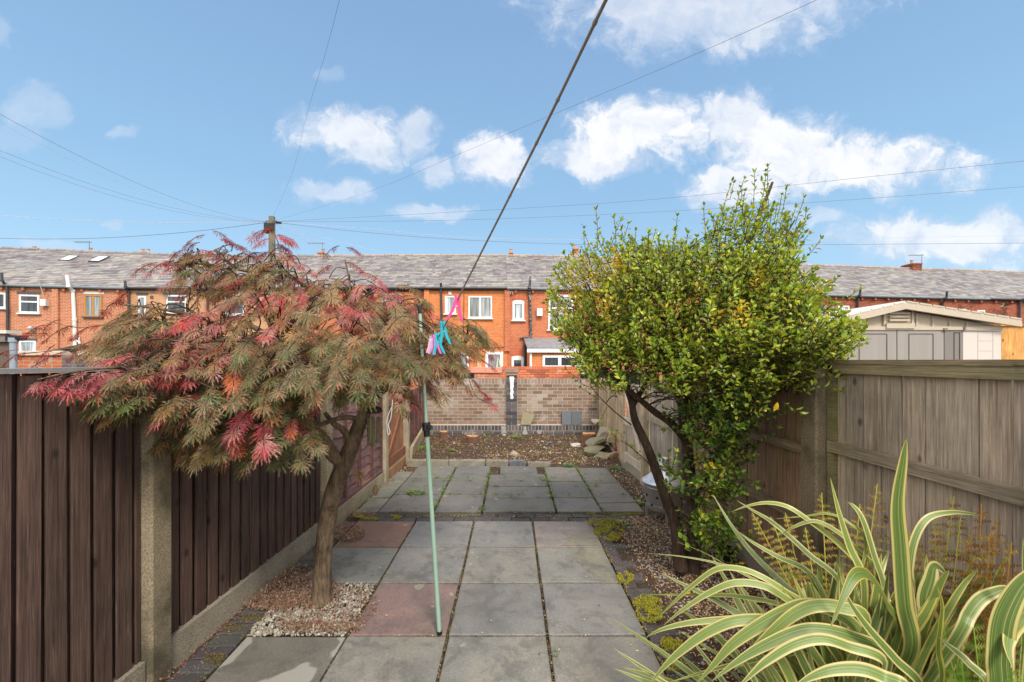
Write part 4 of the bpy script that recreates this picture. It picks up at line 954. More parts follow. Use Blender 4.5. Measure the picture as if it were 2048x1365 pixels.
wire('pale wire just below the highest wire on the left', P(-60, 212, 8.5), sag=.6, r=.0025, m='wire_pale')
wire('wire from the pole to the left edge, second band down', P(-60, 277, 10), sag=.45, r=.0035)
wire('wire just under the second band on the left side', P(-60, 290, 10.5), sag=.5, r=.0035)
wire('faint almost level wire above the roofs on the left', P(-60, 426, 19), sag=.2, r=.009, m='wire_pale')
wire('thick drooping cable above the roofs from pole to left edge', P(-60, 474, 20), sag=.35, r=.010)
wire('nearly upright thin wire rising from the pole to the top edge', P(684, -20, 6), [P(585, 345, 15), P(612, 235, 11), P(650, 110, 8)], r=.0025)
wire('long diagonal wire from pole to the upper right corner of the sky', P(1700, -30, 5), [P(735, 385, 15), P(915, 310, 12), P(1100, 232, 9), P(1400, 105, 6.8)], r=.003)
wire('upper of two wires crossing the clouds on the right', P(2120, 315, 11), [P(900, 425, 16), P(1300, 400, 14), P(1700, 358, 12.5)], r=.005)
wire('lower of two wires crossing the clouds on the right', P(2120, 368, 12), [P(900, 441, 16.5), P(1300, 425, 15), P(1700, 400, 13.5)], r=.005)
wire('level thick cable running right over the ridge and shrub', P(2120, 486, 21), [P(740, 466, 18.5), P(960, 482, 19), P(1250, 491, 20), P(1600, 490, 20.5)], r=.008)
wire('pale level cable just above the thick one over the shrub', P(2120, 470, 21), [P(740, 458, 18.5), P(1000, 478, 19.4), P(1600, 478, 20.5)], r=.006, m='wire_pale')
for ex, ey, lb in ((612, 520, 'short faint wire dropping steeply from the pole to the roof'), (690, 512, 'faint wire from the pole to the chimney aerial'), (760, 515, 'faint wire from pole to the ridge above the stained house'),
                   (850, 520, 'faint wire from pole to the ridge above the bright orange house'), (470, 515, 'faint wire dropping left from the pole into the maple')):
    wire(lb, P(ex, ey, 21.2), r=.005, m='wire_pale', sag=.15)
# ================================================================ plants
# ---- Japanese maple
RM = random.Random(11)
trunk = thing('maple_tree', 'Japanese maple with red tipped feathery leaves leaning over the left fence', 'tree', (-1.31, 2.86, 0))
tb = MB()
def limb(pts, rs, n=12, mb=None): (mb or tb).tube(smooth_path(pts, 5), smooth_val(rs, 5), n)
Tz = 2.86
f0 = P(679, 922, Tz)
limb([P(641, 1216, Tz), P(643, 1185, Tz), P(646, 1120, Tz), P(655, 1040, Tz), P(668, 980, Tz), P(690, 925, Tz), P(708, 880, Tz), P(722, 842, Tz-.03), P(745, 800, Tz-.06)],
     [.078, .062, .056, .058, .055, .056, .05, .044, .034], 16)
limb([P(690, 925, Tz), P(668, 912, Tz-.03), P(646, 880, Tz-.06), P(625, 862, Tz-.1), P(612, 830, Tz-.12), P(612, 790, Tz-.12), P(600, 740, Tz-.15), P(560, 690, Tz-.2), P(500, 650, Tz-.25)],
     [.045, .046, .042, .042, .046, .044, .034, .024, .014])
limb([P(700, 885, Tz-.02), P(688, 862, Tz-.08), P(668, 848, Tz-.12), P(650, 826, Tz-.15)], [.024, .022, .018, .012])
tips = []
def limb2(pts, r0):
    limb(pts, [lerp(r0, r0*.35, i/(len(pts)-1)) for i in range(len(pts))], 8); tips.extend(smooth_path(pts, 5))
limb2([P(722, 842, Tz-.03), P(690, 835, Tz-.1), P(640, 850, Tz-.2), P(560, 880, Tz-.35), P(480, 880, Tz-.5)], .02)
limb2([P(735, 815, Tz), P(700, 790, Tz-.05), P(665, 770, Tz), P(620, 755, Tz+.1), P(560, 700, Tz+.3)], .026)
limb2([P(612, 800, Tz-.12), P(570, 775, Tz-.25), P(500, 770, Tz-.4), P(400, 770, Tz-.55), P(330, 770, Tz-.65)], .026)
limb2([P(612, 760, Tz-.12), P(520, 730, Tz-.3), P(430, 700, Tz-.4), P(330, 680, Tz-.4), P(260, 670, Tz-.35)], .022)
limb2([P(745, 800, Tz), P(770, 780, Tz-.05), P(820, 745, Tz), P(880, 715, Tz+.1), P(930, 690, Tz+.1)], .022)
limb2([P(745, 805, Tz), P(760, 770, Tz+.1), P(770, 700, Tz+.2), P(780, 640, Tz+.3)], .022)
limb2([P(735, 800, Tz), P(720, 740, Tz+.05), P(690, 660, Tz+.1), P(650, 600, Tz+.1), P(560, 545, Tz+.05), P(480, 540, Tz), P(430, 500, Tz)], .024)
limb2([P(560, 690, Tz-.2), P(520, 610, Tz-.1), P(480, 560, Tz), P(420, 530, Tz), P(340, 530, Tz)], .018)
limb2([P(600, 740, Tz-.15), P(450, 650, Tz-.2), P(330, 620, Tz-.2), P(250, 610, Tz-.2)], .018)
limb2([P(690, 660, Tz+.1), P(700, 580, Tz+.2), P(690, 520, Tz+.2)], .012)
limb2([P(560, 545, Tz+.05), P(560, 500, Tz+.1), P(550, 470, Tz+.1)], .008)
limb2([P(330, 770, Tz-.65), P(250, 738, 1.92), P(150, 744, 1.70), P(75, 760, 1.58)], .007)
limb2([P(330, 680, Tz-.3), P(220, 690, Tz-.1), P(120, 700, Tz), P(10, 712, Tz)], .006)
limb2([P(330, 640, Tz-.3), P(220, 650, Tz), P(150, 655, Tz), P(90, 640, Tz+.1)], .005)
limb2([P(900, 705, Tz), P(930, 740, Tz), P(950, 790, Tz), P(978, 808, Tz)], .004)
for sy in (1206, 1209): pass
for k in range(5):      # root flare
    a = k*1.26+.4; limb([P(641, 1190, Tz), P(641, 1205, Tz)+V((math.cos(a)*.05, math.sin(a)*.05, 0)), P(641, 1215, Tz)+V((math.cos(a)*.10, math.sin(a)*.10, -.02))], [.04, .03, .012], 8)
tb.blob(P(663, 1018, Tz-.055), .026, None, 2, .08, (1, .5, 1), RM)
tb.build('trunk', 'bark_maple', trunk, True)

GRN = [(.12, .15, .05), (.17, .18, .08), (.22, .19, .095), (.13, .19, .05), (.26, .20, .11), (.19, .16, .085), (.32, .27, .17)]
BRZ = [(.30, .17, .07), (.34, .21, .085), (.27, .13, .065), (.38, .26, .12), (.24, .15, .06), (.30, .22, .12)]
PNK = [(.52, .085, .11), (.50, .16, .17), (.58, .18, .18), (.44, .10, .13), (.56, .07, .08), (.42, .19, .19), (.54, .27, .25), (.46, .22, .20)]
SAL = [(.66, .20, .09), (.62, .28, .14)]
DRK = [(.30, .045, .045), (.24, .05, .05), (.40, .05, .05)]
lm = MB()
def maple_leaf(p, tip, nrm, L, c, c2):
    tip = tip.normalized(); sd_ = tip.cross(nrm)
    if sd_.length < 1e-4: return
    sd_.normalize(); nr = sd_.cross(tip).normalized()
    for a in (-2.0, -1.45, -.95, -.46, 0, .46, .95, 1.45, 2.0):
        a += RM.uniform(-.12, .12); l = L*(1-.19*abs(a))*RM.uniform(.85, 1.15); d = tip*math.cos(a)+sd_*math.sin(a); s_ = nr.cross(d)
        wv = l*.034; cc = c if RM.random() < .6 else c2
        m1 = p+d*l*.42-V((0, 0, l*.03)); m2 = p+d*l*.72-V((0, 0, l*.10)); e = p+d*l-V((0, 0, l*.24))
        k = len(lm.v)
        lm.v += [tuple(p), tuple(m1+s_*wv), tuple(m1-s_*wv), tuple(m2+s_*wv*.9), tuple(m2-s_*wv*.9), tuple(e),
                 tuple(m1+d*l*.30+s_*l*.13-V((0, 0, l*.07))), tuple(m1+d*l*.26-s_*l*.13-V((0, 0, l*.07))), tuple(m2+d*l*.20+s_*l*.10-V((0, 0, l*.10)))]
        lm.f += [(k, k+2, k+1), (k+1, k+2, k+4, k+3), (k+3, k+4, k+5), (k+1, k+2, k+6), (k+1, k+2, k+7), (k+3, k+4, k+8)]
        lm.c += [cc]*6; lm.m += [0]*6
tw = MB()
AX = V((-1.15, 2.8, 0))
def spray(p, out, n, L, pal, pal2, twl=.2, droop=.7, lsz=.062):
    out = V((out.x, out.y, 0)).normalized() if out.length > .01 else V((0, -1, 0))
    q = p.copy(); d = (out+V((0, 0, .15))).normalized(); pts = [q.copy()]; c = RM.choice(pal); side = out.cross(V((0, 0, 1)))
    for i in range(n):
        d = (d+V((RM.uniform(-.25, .25), RM.uniform(-.25, .25), -droop/n*1.3))).normalized(); q = q+d*(twl/n); pts.append(q.copy())
        c1 = jc(c if RM.random() < .65 else RM.choice(pal), .22, RM); c2 = jc(RM.choice(pal2), .2, RM)
        for s_ in (-1, 1):
            if RM.random() < .12: continue
            tp = (d*RM.uniform(.2, .9)+side*s_*RM.uniform(.4, 1.1)+V((RM.uniform(-.3, .3), RM.uniform(-.3, .3), RM.uniform(-.9, .1))))
            nr = V((RM.uniform(-.7, .7), -.35+RM.uniform(-.6, .5), 1))+out*.35
            maple_leaf(q, tp, nr, lsz*RM.uniform(.75, 1.25), c1, c2)
    maple_leaf(q, d+V((0, 0, -.2)), V((0, -.4, 1))+out*.4, lsz*1.15, jc(c, .2, RM), jc(RM.choice(pal2), .2, RM))
    tw.tube(pts, [.0022]*len(pts), 4, cap=False)
def near(p):
    return min(tips, key=lambda t_: (t_-p).length_squared)
GP = GRN+BRZ[:2]
MX = [ # cx, cy, rx, ry, z0, z1, n, palette
 (600, 650, 230, 75, 2.1, 3.3, 105, 'm'), (560, 725, 280, 60, 2.0, 3.1, 105, 'g'), (480, 770, 170, 45, 2.0, 2.6, 40, 'g'), (290, 690, 80, 60, 2.0, 2.7, 24, 'm'), (660, 720, 200, 42, 2.15, 2.9, 62, 'b'), (350, 700, 110, 62, 2.0, 2.8, 50, 'm'),
 (300, 765, 50, 34, 1.85, 2.05, 14, 'g'), (330, 640, 80, 35, 2.2, 2.8, 22, 'm'), (500, 862, 130, 34, 2.1, 2.55, 30, 'g'), (420, 800, 80, 28, 2.0, 2.4, 14, 'g'), (430, 878, 80, 20, 2.15, 2.4, 12, 'g'),
 (822, 682, 78, 60, 2.55, 3.3, 60, 'b'), (845, 715, 62, 34, 2.5, 3.1, 22, 'b'), (900, 665, 55, 36, 2.7, 3.3, 16, 'b'), (770, 610, 80, 45, 2.5, 3.3, 34, 'b'),
 (450, 560, 85, 34, 2.6, 3.2, 26, 'm'), (560, 555, 70, 30, 2.6, 3.2, 18, 'b'), (660, 590, 80, 36, 2.6, 3.2, 20, 'm'), (430, 515, 55, 18, 2.7, 3.1, 7, 'b'), (520, 520, 50, 20, 2.7, 3.1, 7, 'b'),
 (800, 765, 60, 16, 2.6, 3.1, 9, 'b'), (700, 745, 70, 22, 2.5, 3.1, 8, 'b'), (500, 790, 130, 30, 2.2, 2.7, 20, 'g')]
RED = [(375, 625, 38, 28), (400, 650, 30, 20), (490, 615, 55, 22), (570, 600, 70, 22), (620, 590, 36, 20), (385, 740, 60, 24), (440, 690, 55, 28), (520, 655, 36, 16), (300, 715, 34, 22), (250, 725, 30, 20), (730, 560, 40, 28), (600, 700, 26, 14), (690, 610, 34, 20),
       (350, 570, 40, 16), (520, 700, 20, 12), (760, 650, 22, 16), (840, 760, 20, 10)]
def pal_for(px, py, key):
    for a, b_, c_, d_ in RED:
        if ((px-a)/c_)**2+((py-b_)/d_)**2 < .9: return (PNK, PNK+SAL) if RM.random() < .55 else (BRZ, PNK)
    r = RM.random()
    if py < 600 and r < .3: return DRK+BRZ, PNK
    if r < .03: return SAL, PNK
    if r < .045: return PNK, PNK
    if key == 'g': return GP, GRN+BRZ[:1]+[(.45, .2, .15)]
    if key == 'b': return (BRZ+GRN, BRZ) if r < .9 else (DRK+BRZ, PNK)
    return (GP+BRZ, BRZ+[(.4, .2, .18)])
for cx, cy, rx, ry, z0, z1, n, key in MX:
    for _ in range(int(n*1.6)):
        a = RM.uniform(0, 6.283); r_ = math.sqrt(RM.random()); px, py = cx+rx*r_*math.cos(a), cy+ry*r_*math.sin(a); z = RM.uniform(z0, z1); p_ = P(px, py, z)
        out = V((p_.x-AX.x, p_.y-AX.y, 0))*.8+V((RM.uniform(-.5, .5), RM.uniform(-.8, .2), 0)); pa = pal_for(px, py, key)
        spray(p_, out, 4, 0, pa[0], pa[1], RM.uniform(.10, .20), RM.uniform(.4, 1.2), RM.uniform(.048, .064))
        t_ = near(p_)
        if (t_-p_).length < .8: mid = t_.lerp(p_, .55)+V((RM.uniform(-.04, .04), RM.uniform(-.04, .04), .05)); tw.tube(smooth_path([t_, mid, p_], 3), .0035, 5, cap=False)
# single sprays: drooping pink fans and the wispy red shoots on top
for px, py, z, ox, oy, n, pal, L in [
 (300, 735, 2.02, -.25, -1, 6, PNK, .26), (330, 745, 2.0, -.2, -1, 5, PNK, .2), (245, 745, 1.88, -.12, -1, 5, PNK, .18), (215, 746, 1.80, -.08, -1, 5, PNK, .16), (180, 748, 1.74, -.05, -1, 4, PNK, .12), (148, 750, 1.70, -.05, -1, 4, PNK, .09), (115, 756, 1.66, 0, -1, 3, PNK, .07), (275, 748, 1.92, -.1, -1, 4, PNK+DRK, .2),
 (405, 790, 2.05, -.6, -.8, 4, PNK, .16), (372, 815, 2.0, -.5, -.8, 3, PNK, .12), (500, 820, 2.1, .2, -1, 5, PNK, .2), (530, 850, 2.08, .3, -1, 5, PNK, .18), (548, 880, 2.06, .1, -1, 3, PNK, .1), (500, 845, 2.08, -.3, -1, 4, PNK, .14),
 (640, 785, 2.4, .1, -1, 4, PNK, .14), (632, 815, 2.38, 0, -1, 5, PNK, .14), (625, 835, 2.36, -.2, -1, 3, PNK, .1), (560, 800, 2.2, .2, -1, 4, SAL, .16), (470, 745, 2.1, .3, -1, 4, SAL, .14),
 (30, 700, 2.86, -1, 0, 3, DRK, .2), (70, 705, 2.86, -1, 0, 4, DRK, .25), (150, 700, 2.8, -1, 0, 4, DRK, .25), (110, 690, 2.86, -1, .2, 3, PNK, .2), (190, 690, 2.75, -1, 0, 4, DRK, .22), (120, 640, 2.9, -1, .1, 4, DRK, .2), (90, 650, 2.9, -1, .2, 3, DRK, .15), (150, 652, 2.85, -1, .1, 4, DRK, .22), (210, 650, 2.7, -1, 0, 4, DRK, .2), (240, 600, 2.7, -.6, .2, 3, DRK, .16), (255, 585, 2.7, -.3, .2, 3, DRK, .1),
 (350, 522, 2.9, -1, 0, 4, PNK, .2), (315, 525, 2.9, -1, 0, 4, PNK, .18), (380, 500, 2.9, -1, 0, 4, DRK, .2), (390, 525, 2.9, -1, 0, 4, PNK, .2), (410, 470, 2.95, -.4, 0, 4, DRK, .16), (425, 462, 2.95, .6, 0, 3, DRK, .12), (400, 485, 2.95, -1, .1, 3, DRK, .14), (440, 480, 2.95, .8, 0, 4, DRK, .16), (400, 500, 2.9, .6, 0, 4, PNK, .14), (470, 490, 3, .6, 0, 3, DRK, .12),
 (548, 470, 3.0, .5, 0, 3, PNK, .1), (540, 478, 3.0, -.5, -.3, 3, PNK, .1), (552, 488, 3.0, .2, 0, 3, DRK, .1), (545, 505, 3.0, -.3, 0, 4, DRK, .12), (550, 500, 3.0, .5, 0, 4, PNK, .12), (545, 455, 3.0, -.6, 0, 3, PNK, .1), (555, 470, 3.0, .6, 0, 4, PNK, .12), (530, 460, 3.0, -.8, 0, 3, PNK, .1), (545, 490, 3.0, .3, 0, 4, DRK, .15), (525, 505, 3, -.7, 0, 4, DRK, .14), (560, 515, 3, .7, 0, 4, PNK, .16), (590, 525, 3, .9, 0, 3, PNK, .14), (490, 505, 3, -.6, 0, 3, DRK, .12),
 (680, 492, 3.05, -.6, 0, 3, DRK, .12), (692, 495, 3.05, .7, 0, 3, DRK, .1), (690, 525, 3.05, .4, 0, 4, DRK, .14), (665, 530, 3.05, -.6, 0, 4, DRK, .14), (720, 545, 3.0, .8, 0, 4, PNK, .18), (735, 570, 3.0, .4, -.3, 4, PNK, .14), (700, 560, 3, -.5, 0, 4, PNK, .16), (600, 560, 3, .5, 0, 3, BRZ, .14),
 (835, 615, 2.8, .5, 0, 4, PNK, .14), (815, 625, 2.75, -.4, -.3, 4, PNK, .14), (800, 600, 3, .5, 0, 4, BRZ, .2), (870, 640, 3, 1, 0, 5, BRZ, .25), (905, 640, 3, 1, 0, 5, BRZ, .28), (925, 655, 3, 1, 0, 5, DRK+BRZ, .25), (930, 690, 2.95, 1, 0, 4, DRK, .2), (945, 668, 3, 1, -.1, 4, DRK+BRZ, .2), (930, 712, 2.95, 1, 0, 4, DRK, .22), (900, 760, 2.8, .8, -.2, 4, BRZ, .14), (870, 775, 2.7, .4, -.3, 4, BRZ, .12),
 (950, 780, 2.86, .4, 0, 3, DRK, .1), (962, 800, 2.86, 1, 0, 3, PNK, .1), (935, 755, 2.86, .4, 0, 2, DRK, .08), (815, 805, 2.7, .7, -.2, 3, PNK, .12), (790, 815, 2.8, .8, 0, 3, BRZ, .1), (715, 935, 2.7, .4, -.6, 2, BRZ, .06), (860, 790, 2.7, .5, -.3, 3, BRZ, .1)]:
    spray(P(px, py, z), V((ox, oy, 0)), n, 0, pal, pal+([BRZ[0]] if pal is DRK else []), L, .8, .05 if pal is DRK else (.046 if z < 1.9 else .060))
lm.build('crown', 'leaf_matte', trunk); tw.build('twigs', 'bark_dark', trunk)

# ---- green shrub (two stems, leafy upright shoots)
RS = random.Random(23)
bush = thing('spindle_shrub', 'tall evergreen shrub with glossy green and yellow leaves against the right fence', 'shrub', (1.37, 3.3, 0))
sb = MB(); Sz = 3.3; tips2 = []
def sl_(pts, r0, r1=None, keep=True):
    r1 = r1 or r0*.4; limb(pts, [lerp(r0, r1, i/(len(pts)-1)) for i in range(len(pts))], 9, sb)
    if keep: tips2.extend(smooth_path(pts, 5))
sl_([P(1362, 1142, Sz-.05), P(1358, 1100, Sz-.05), P(1352, 1050, Sz), P(1335, 1005, Sz), P(1312, 940, Sz-.05), P(1293, 890, Sz-.1), P(1270, 840, Sz-.1), P(1262, 800, Sz-.1), P(1240, 740, Sz-.1), P(1200, 660, Sz-.1)], .055, .016)
sl_([P(1385, 1150, Sz), P(1386, 1100, Sz), P(1388, 1040, Sz+.03), P(1380, 960, Sz+.05), P(1374, 890, Sz), P(1368, 830, Sz), P(1390, 740, Sz), P(1440, 640, Sz+.1), P(1480, 540, Sz+.2), P(1520, 430, Sz+.2), P(1545, 365, Sz+.2)], .062, .010)
sl_([P(1372, 880, Sz), P(1340, 845, Sz-.05), P(1310, 825, Sz-.1), P(1280, 800, Sz-.15), P(1225, 755, Sz-.2), P(1160, 700, Sz-.2)], .034)
sl_([P(1264, 815, Sz-.1), P(1290, 770, Sz-.1), P(1320, 700, Sz-.1), P(1330, 600, Sz-.1), P(1290, 520, Sz)], .02)
sl_([P(1368, 830, Sz), P(1330, 740, Sz+.1), P(1280, 640, Sz+.2), P(1220, 560, Sz+.2)], .02)
sl_([P(1372, 860, Sz), P(1440, 790, Sz-.1), P(1520, 740, Sz-.25), P(1600, 720, Sz-.45), P(1680, 700, Sz-.65)], .022)
sl_([P(1390, 740, Sz), P(1480, 680, Sz-.1), P(1560, 620, Sz-.2), P(1620, 590, Sz-.3)], .018)
sl_([P(1440, 640, Sz), P(1400, 560, Sz), P(1360, 500, Sz)], .014)
sl_([P(1388, 1000, Sz), P(1420, 940, Sz-.1), P(1450, 880, Sz-.1), P(1500, 820, Sz-.2)], .016)
sl_([P(1480, 600, Sz+.1), P(1540, 520, Sz), P(1590, 440, Sz)], .012)
sl_([P(1318, 950, Sz), P(1290, 920, Sz-.15), P(1262, 895, Sz-.2), P(1240, 880, Sz-.2)], .006)
sl_([P(1262, 850, Sz-.1), P(1225, 820, Sz-.2), P(1195, 790, Sz-.2), P(1180, 770, Sz-.2)], .005)
sb.build('trunk', 'bark_dark', bush, True)
lm2 = MB(); tw2 = MB()
GG = [(.17, .27, .022), (.25, .36, .03), (.32, .42, .035), (.40, .47, .05), (.12, .21, .022), (.50, .50, .06), (.23, .32, .035)]
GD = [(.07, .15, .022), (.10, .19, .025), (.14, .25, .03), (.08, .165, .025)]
YY = [(.62, .42, .02), (.55, .40, .04), (.70, .50, .05), (.45, .38, .06)]
def oleaf(mb, p, d, nrm, L, wd, c, cl=None, fold=.25):
    d = d.normalized(); s_ = d.cross(nrm)
    if s_.length < 1e-4: return
    s_.normalize(); nr = s_.cross(d); k = len(mb.v)
    a, b_, e = p+d*L*.12, p+d*L*.62, p+d*L-nr*L*.10
    mb.v += [tuple(a), tuple(b_+s_*wd+nr*wd*fold), tuple(b_-s_*wd+nr*wd*fold), tuple(e), tuple(p+d*L*.5), tuple(p+d*L*.34+s_*wd*.72+nr*wd*fold), tuple(p+d*L*.34-s_*wd*.72+nr*wd*fold)]
    mb.f += [(k, k+4, k+5), (k+5, k+4, k+3, k+1), (k, k+6, k+4), (k+4, k+6, k+2, k+3)]; mb.c += [c, c, cl or c, cl or c]; mb.m += [0]*4
def shoot(p, d, L, n, lf_, pal, wide=.30, ypr=.06):
    q = p.copy(); d = d.normalized(); pts = [q.copy()]; ang = RS.uniform(0, 6.28)
    for i in range(n):
        d = (d+V((RS.uniform(-.12, .12), RS.uniform(-.12, .12), RS.uniform(-.02, .14)))).normalized(); q = q+d*(L/n); pts.append(q.copy())
        ang += 1.57+RS.uniform(-.3, .3); o1 = d.orthogonal().normalized(); o2 = d.cross(o1)
        k = 2 if i < n-1 else 4
        for j in range(k):
            a = ang+j*6.283/k; o = o1*math.cos(a)+o2*math.sin(a)
            dr = (d*RS.uniform(.5, .95)+o).normalized() if i < n-1 else (d*1.6+o*.8).normalized()
            c = jc(RS.choice(YY if RS.random() < ypr else pal), .22, RS); cl = jc(c, .12, RS) if RS.random() < .6 else tuple(lerp(q_, y_, .45) for q_, y_ in zip(c, (.48, .44, .06)))
            oleaf(lm2, q, dr, (d*1.0-o*.4).normalized(), lf_*RS.uniform(.5, 1.25), lf_*wide*RS.uniform(.8, 1.1)*.72, c, cl)
    tw2.tube(pts, .0022, 4, cap=False)
SX = [ # cx cy rx ry z0 z1 n pal
 (1260, 620, 145, 120, 2.85, 3.7, 250, 'n'), (1400, 640, 190, 125, 2.7, 3.8, 330, 'n'), (1515, 630, 112, 108, 2.6, 3.6, 190, 'n'), (1500, 510, 85, 80, 2.9, 3.6, 76, 't'), (1350, 550, 110, 45, 2.9, 3.6, 36, 't'),
 (1330, 745, 170, 60, 2.75, 3.5, 150, 'n'), (1500, 745, 160, 58, 2.6, 3.3, 150, 'n'), (1560, 690, 110, 70, 2.5, 3.2, 90, 'n'), (1640, 700, 50, 38, 2.4, 2.8, 26, 'n'),
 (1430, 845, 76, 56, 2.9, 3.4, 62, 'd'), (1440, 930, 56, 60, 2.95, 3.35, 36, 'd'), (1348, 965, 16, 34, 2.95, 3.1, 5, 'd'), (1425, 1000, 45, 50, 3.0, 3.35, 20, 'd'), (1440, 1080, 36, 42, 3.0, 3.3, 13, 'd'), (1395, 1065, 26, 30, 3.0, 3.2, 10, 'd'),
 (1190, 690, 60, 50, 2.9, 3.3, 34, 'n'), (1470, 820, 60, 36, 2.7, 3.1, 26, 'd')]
YP = [(1180, 585, 36, 34), (1510, 592, 20, 15), (1165, 600, 20, 20), (1250, 570, 16, 30), (1390, 610, 30, 14), (1240, 640, 40, 20), (1410, 950, 14, 20), (1130, 640, 24, 14), (1450, 660, 40, 16), (1160, 535, 12, 14)]
for cx, cy, rx, ry, z0, z1, n, key in SX:
    for _ in range(int(n*2.9)):
        a = RS.uniform(0, 6.283); r_ = math.sqrt(RS.random()); px, py = cx+rx*r_*math.cos(a), cy+ry*r_*math.sin(a); z = RS.uniform(z0, z1); p_ = P(px, py, z)
        y_ = any(((px-a_)/c_)**2+((py-b_)/d_)**2 < 1 for a_, b_, c_, d_ in YP) and RS.random() < .7
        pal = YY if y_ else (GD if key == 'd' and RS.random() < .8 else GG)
        d = V((p_.x-1.45, p_.y-3.3, .0))*.7+V((RS.uniform(-.4, .4), RS.uniform(-.5, .3), RS.uniform(.35, 1.0)))
        if key == 'd': d = V((RS.uniform(-.8, .8), RS.uniform(-.8, .2), RS.uniform(-.2, .7)))
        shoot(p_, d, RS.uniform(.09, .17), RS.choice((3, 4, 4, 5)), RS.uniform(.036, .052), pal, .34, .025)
        t_ = near2 = min(tips2[::2], key=lambda q: (q-p_).length_squared)
        if RS.random() < .22 and (t_-p_).length < .7: tw2.tube(smooth_path([t_, t_.lerp(p_, .5)+V((0, 0, .03)), p_], 3), .0035, 5, cap=False)
for px, py, z, dx_, dz_, L in [(1195, 500, 3.1, -.1, 1, .28), (1212, 520, 3.1, .25, 1, .30), (1243, 515, 3.1, .1, 1, .24), (1268, 520, 3.1, .15, 1, .2), (1290, 540, 3.1, 0, 1, .2), (1160, 560, 3.1, -.25, 1, .24), (1140, 590, 3.0, -.6, .8, .2), (1130, 640, 3.0, -.9, .6, .18),
     (1345, 505, 3.2, .2, 1, .26), (1360, 520, 3.2, .3, 1, .2), (1395, 530, 3.2, .3, 1, .24), (1410, 490, 3.3, -.1, 1, .3), (1440, 440, 3.35, .2, 1, .3), (1470, 430, 3.4, .1, 1, .3), (1460, 400, 3.4, .1, 1, .12), (1515, 430, 3.4, .25, 1, .34), (1530, 400, 3.4, .35, 1, .26), (1560, 440, 3.3, .3, 1, .26), (1590, 450, 3.3, .4, 1, .2), (1600, 470, 3.2, .4, 1, .18), (1605, 520, 3.1, .8, .6, .2),
     (1620, 600, 2.9, .9, .6, .24), (1650, 620, 2.8, 1, .4, .22), (1660, 670, 2.6, 1, .3, .2), (1680, 705, 2.5, 1, .3, .14), (1640, 740, 2.5, 1, -.2, .18), (1620, 770, 2.5, .8, -.3, .16), (1560, 800, 2.6, .5, -.4, .14), (1655, 760, 2.5, .9, .1, .1),
     (1505, 420, 3.4, .1, 1, .3), (1535, 430, 3.4, .1, 1, .3), (1490, 450, 3.4, -.1, 1, .3), (1550, 470, 3.4, .2, 1, .3), (1575, 480, 3.4, .2, 1, .25), (1230, 520, 3.1, .1, 1, .3), (1180, 530, 3.1, -.2, 1, .26), (1265, 895, 3.1, -.8, .6, .16), (1240, 885, 3.05, -.6, .5, .1), (1200, 800, 3.05, -.8, .3, .16), (1180, 775, 3.05, -.9, .3, .14), (1160, 760, 3.05, -.8, .4, .12), (1290, 925, 3.1, -.7, .6, .14), (1215, 815, 3.05, -.3, -.6, .1)]:
    shoot(P(px, py, z), V((dx_, -.1, dz_)), L, max(3, int(L/.035)), .044, GG, .30, .02)
oleaf(lm2, P(1556, 802, 2.5), V((-.35, 0, -1)), V((0, -1, 0)), .07, .016, YY[0])
for px, py in ((1365, 1068), (1370, 1082), (1356, 1062)): oleaf(lm2, P(px, py, 3.1), V((.3, -.2, -.7)), V((0, -1, .3)), .06, .018, (.30, .46, .05))
lm2.build('crown', 'leaf_shiny', bush); tw2.build('twigs', 'bark_dark', bush)

# ---- variegated flax
RF = random.Random(5)
flax = thing('flax_plant', 'large variegated flax with arching cream edged green blades in the right foreground', 'plant', (1.25, 1.5, 0))
fm = MB()
def blade(pts, w_, cv, hint=V((0, -1, .75)), wf=None, twist=0.0, n=7, mb=None, fold=.30):
    path = smooth_path(pts, n); N_ = len(path); mb = mb or fm; vs = []; uvs = []; tot = 0
    for i, p in enumerate(path):
        t = (path[min(i+1, N_-1)]-path[max(i-1, 0)]).normalized(); u_ = i/(N_-1)
        hv = Matrix.Rotation(twist*u_, 3, t) @ hint
        s_ = t.cross(hv); s_ = s_.normalized() if s_.length > 1e-4 else V((1, 0, 0)); nr = s_.cross(t)
        ww = w_*.5*(min(1, .55+u_*1.6) if u_ < .3 else 1)*(1-max(0, (u_-.45)/.55)**2.2)
        ww = max(ww, .0008); fd = fold*(1-u_*.75)
        if i: tot += (p-path[i-1]).length
        for k, x in enumerate((-1, -.5, 0, .5, 1)): vs.append(p+s_*ww*x+nr*ww*fd*abs(x)); uvs.append(((x+1)/2, tot))
    mb.faces(vs, [(i*5+k, i*5+k+1, (i+1)*5+k+1, (i+1)*5+k) for i in range(N_-1) for k in range(4)], cv, uvs)
def zp(x, y, z): return P(1300+x/2.738, 880+y/2.738, z)
def B(pts, w_, z0, z1, base=None, cv=None, **k):
    n_ = len(pts); q = [zp(x, y, lerp(z0, z1, i/(n_-1))) for i, (x, y) in enumerate(pts)]
    if base is None: base = V((1.22+RF.uniform(-.16, .16), 1.52+RF.uniform(-.10, .10), .02))
    m_ = base.lerp(q[0], .55)+V((0, 0, .05)); blade([base, m_]+q, w_*(.74 if w_ < .07 else .9), cv or (RF.random()*.7, RF.random()*.6, RF.uniform(.1, .9)), **k)
B([(1420, 1150), (1385, 900), (1365, 600), (1352, 350), (1385, 110), (1404, -5)], .070, 1.45, 1.42, cv=(.15, .5, .35), hint=V((0, -1, .1)))
B([(1170, 800), (1090, 580), (1035, 400), (988, 212)], .040, 1.5, 1.6, cv=(.5, .6, .2), hint=V((0, -1, .2)))
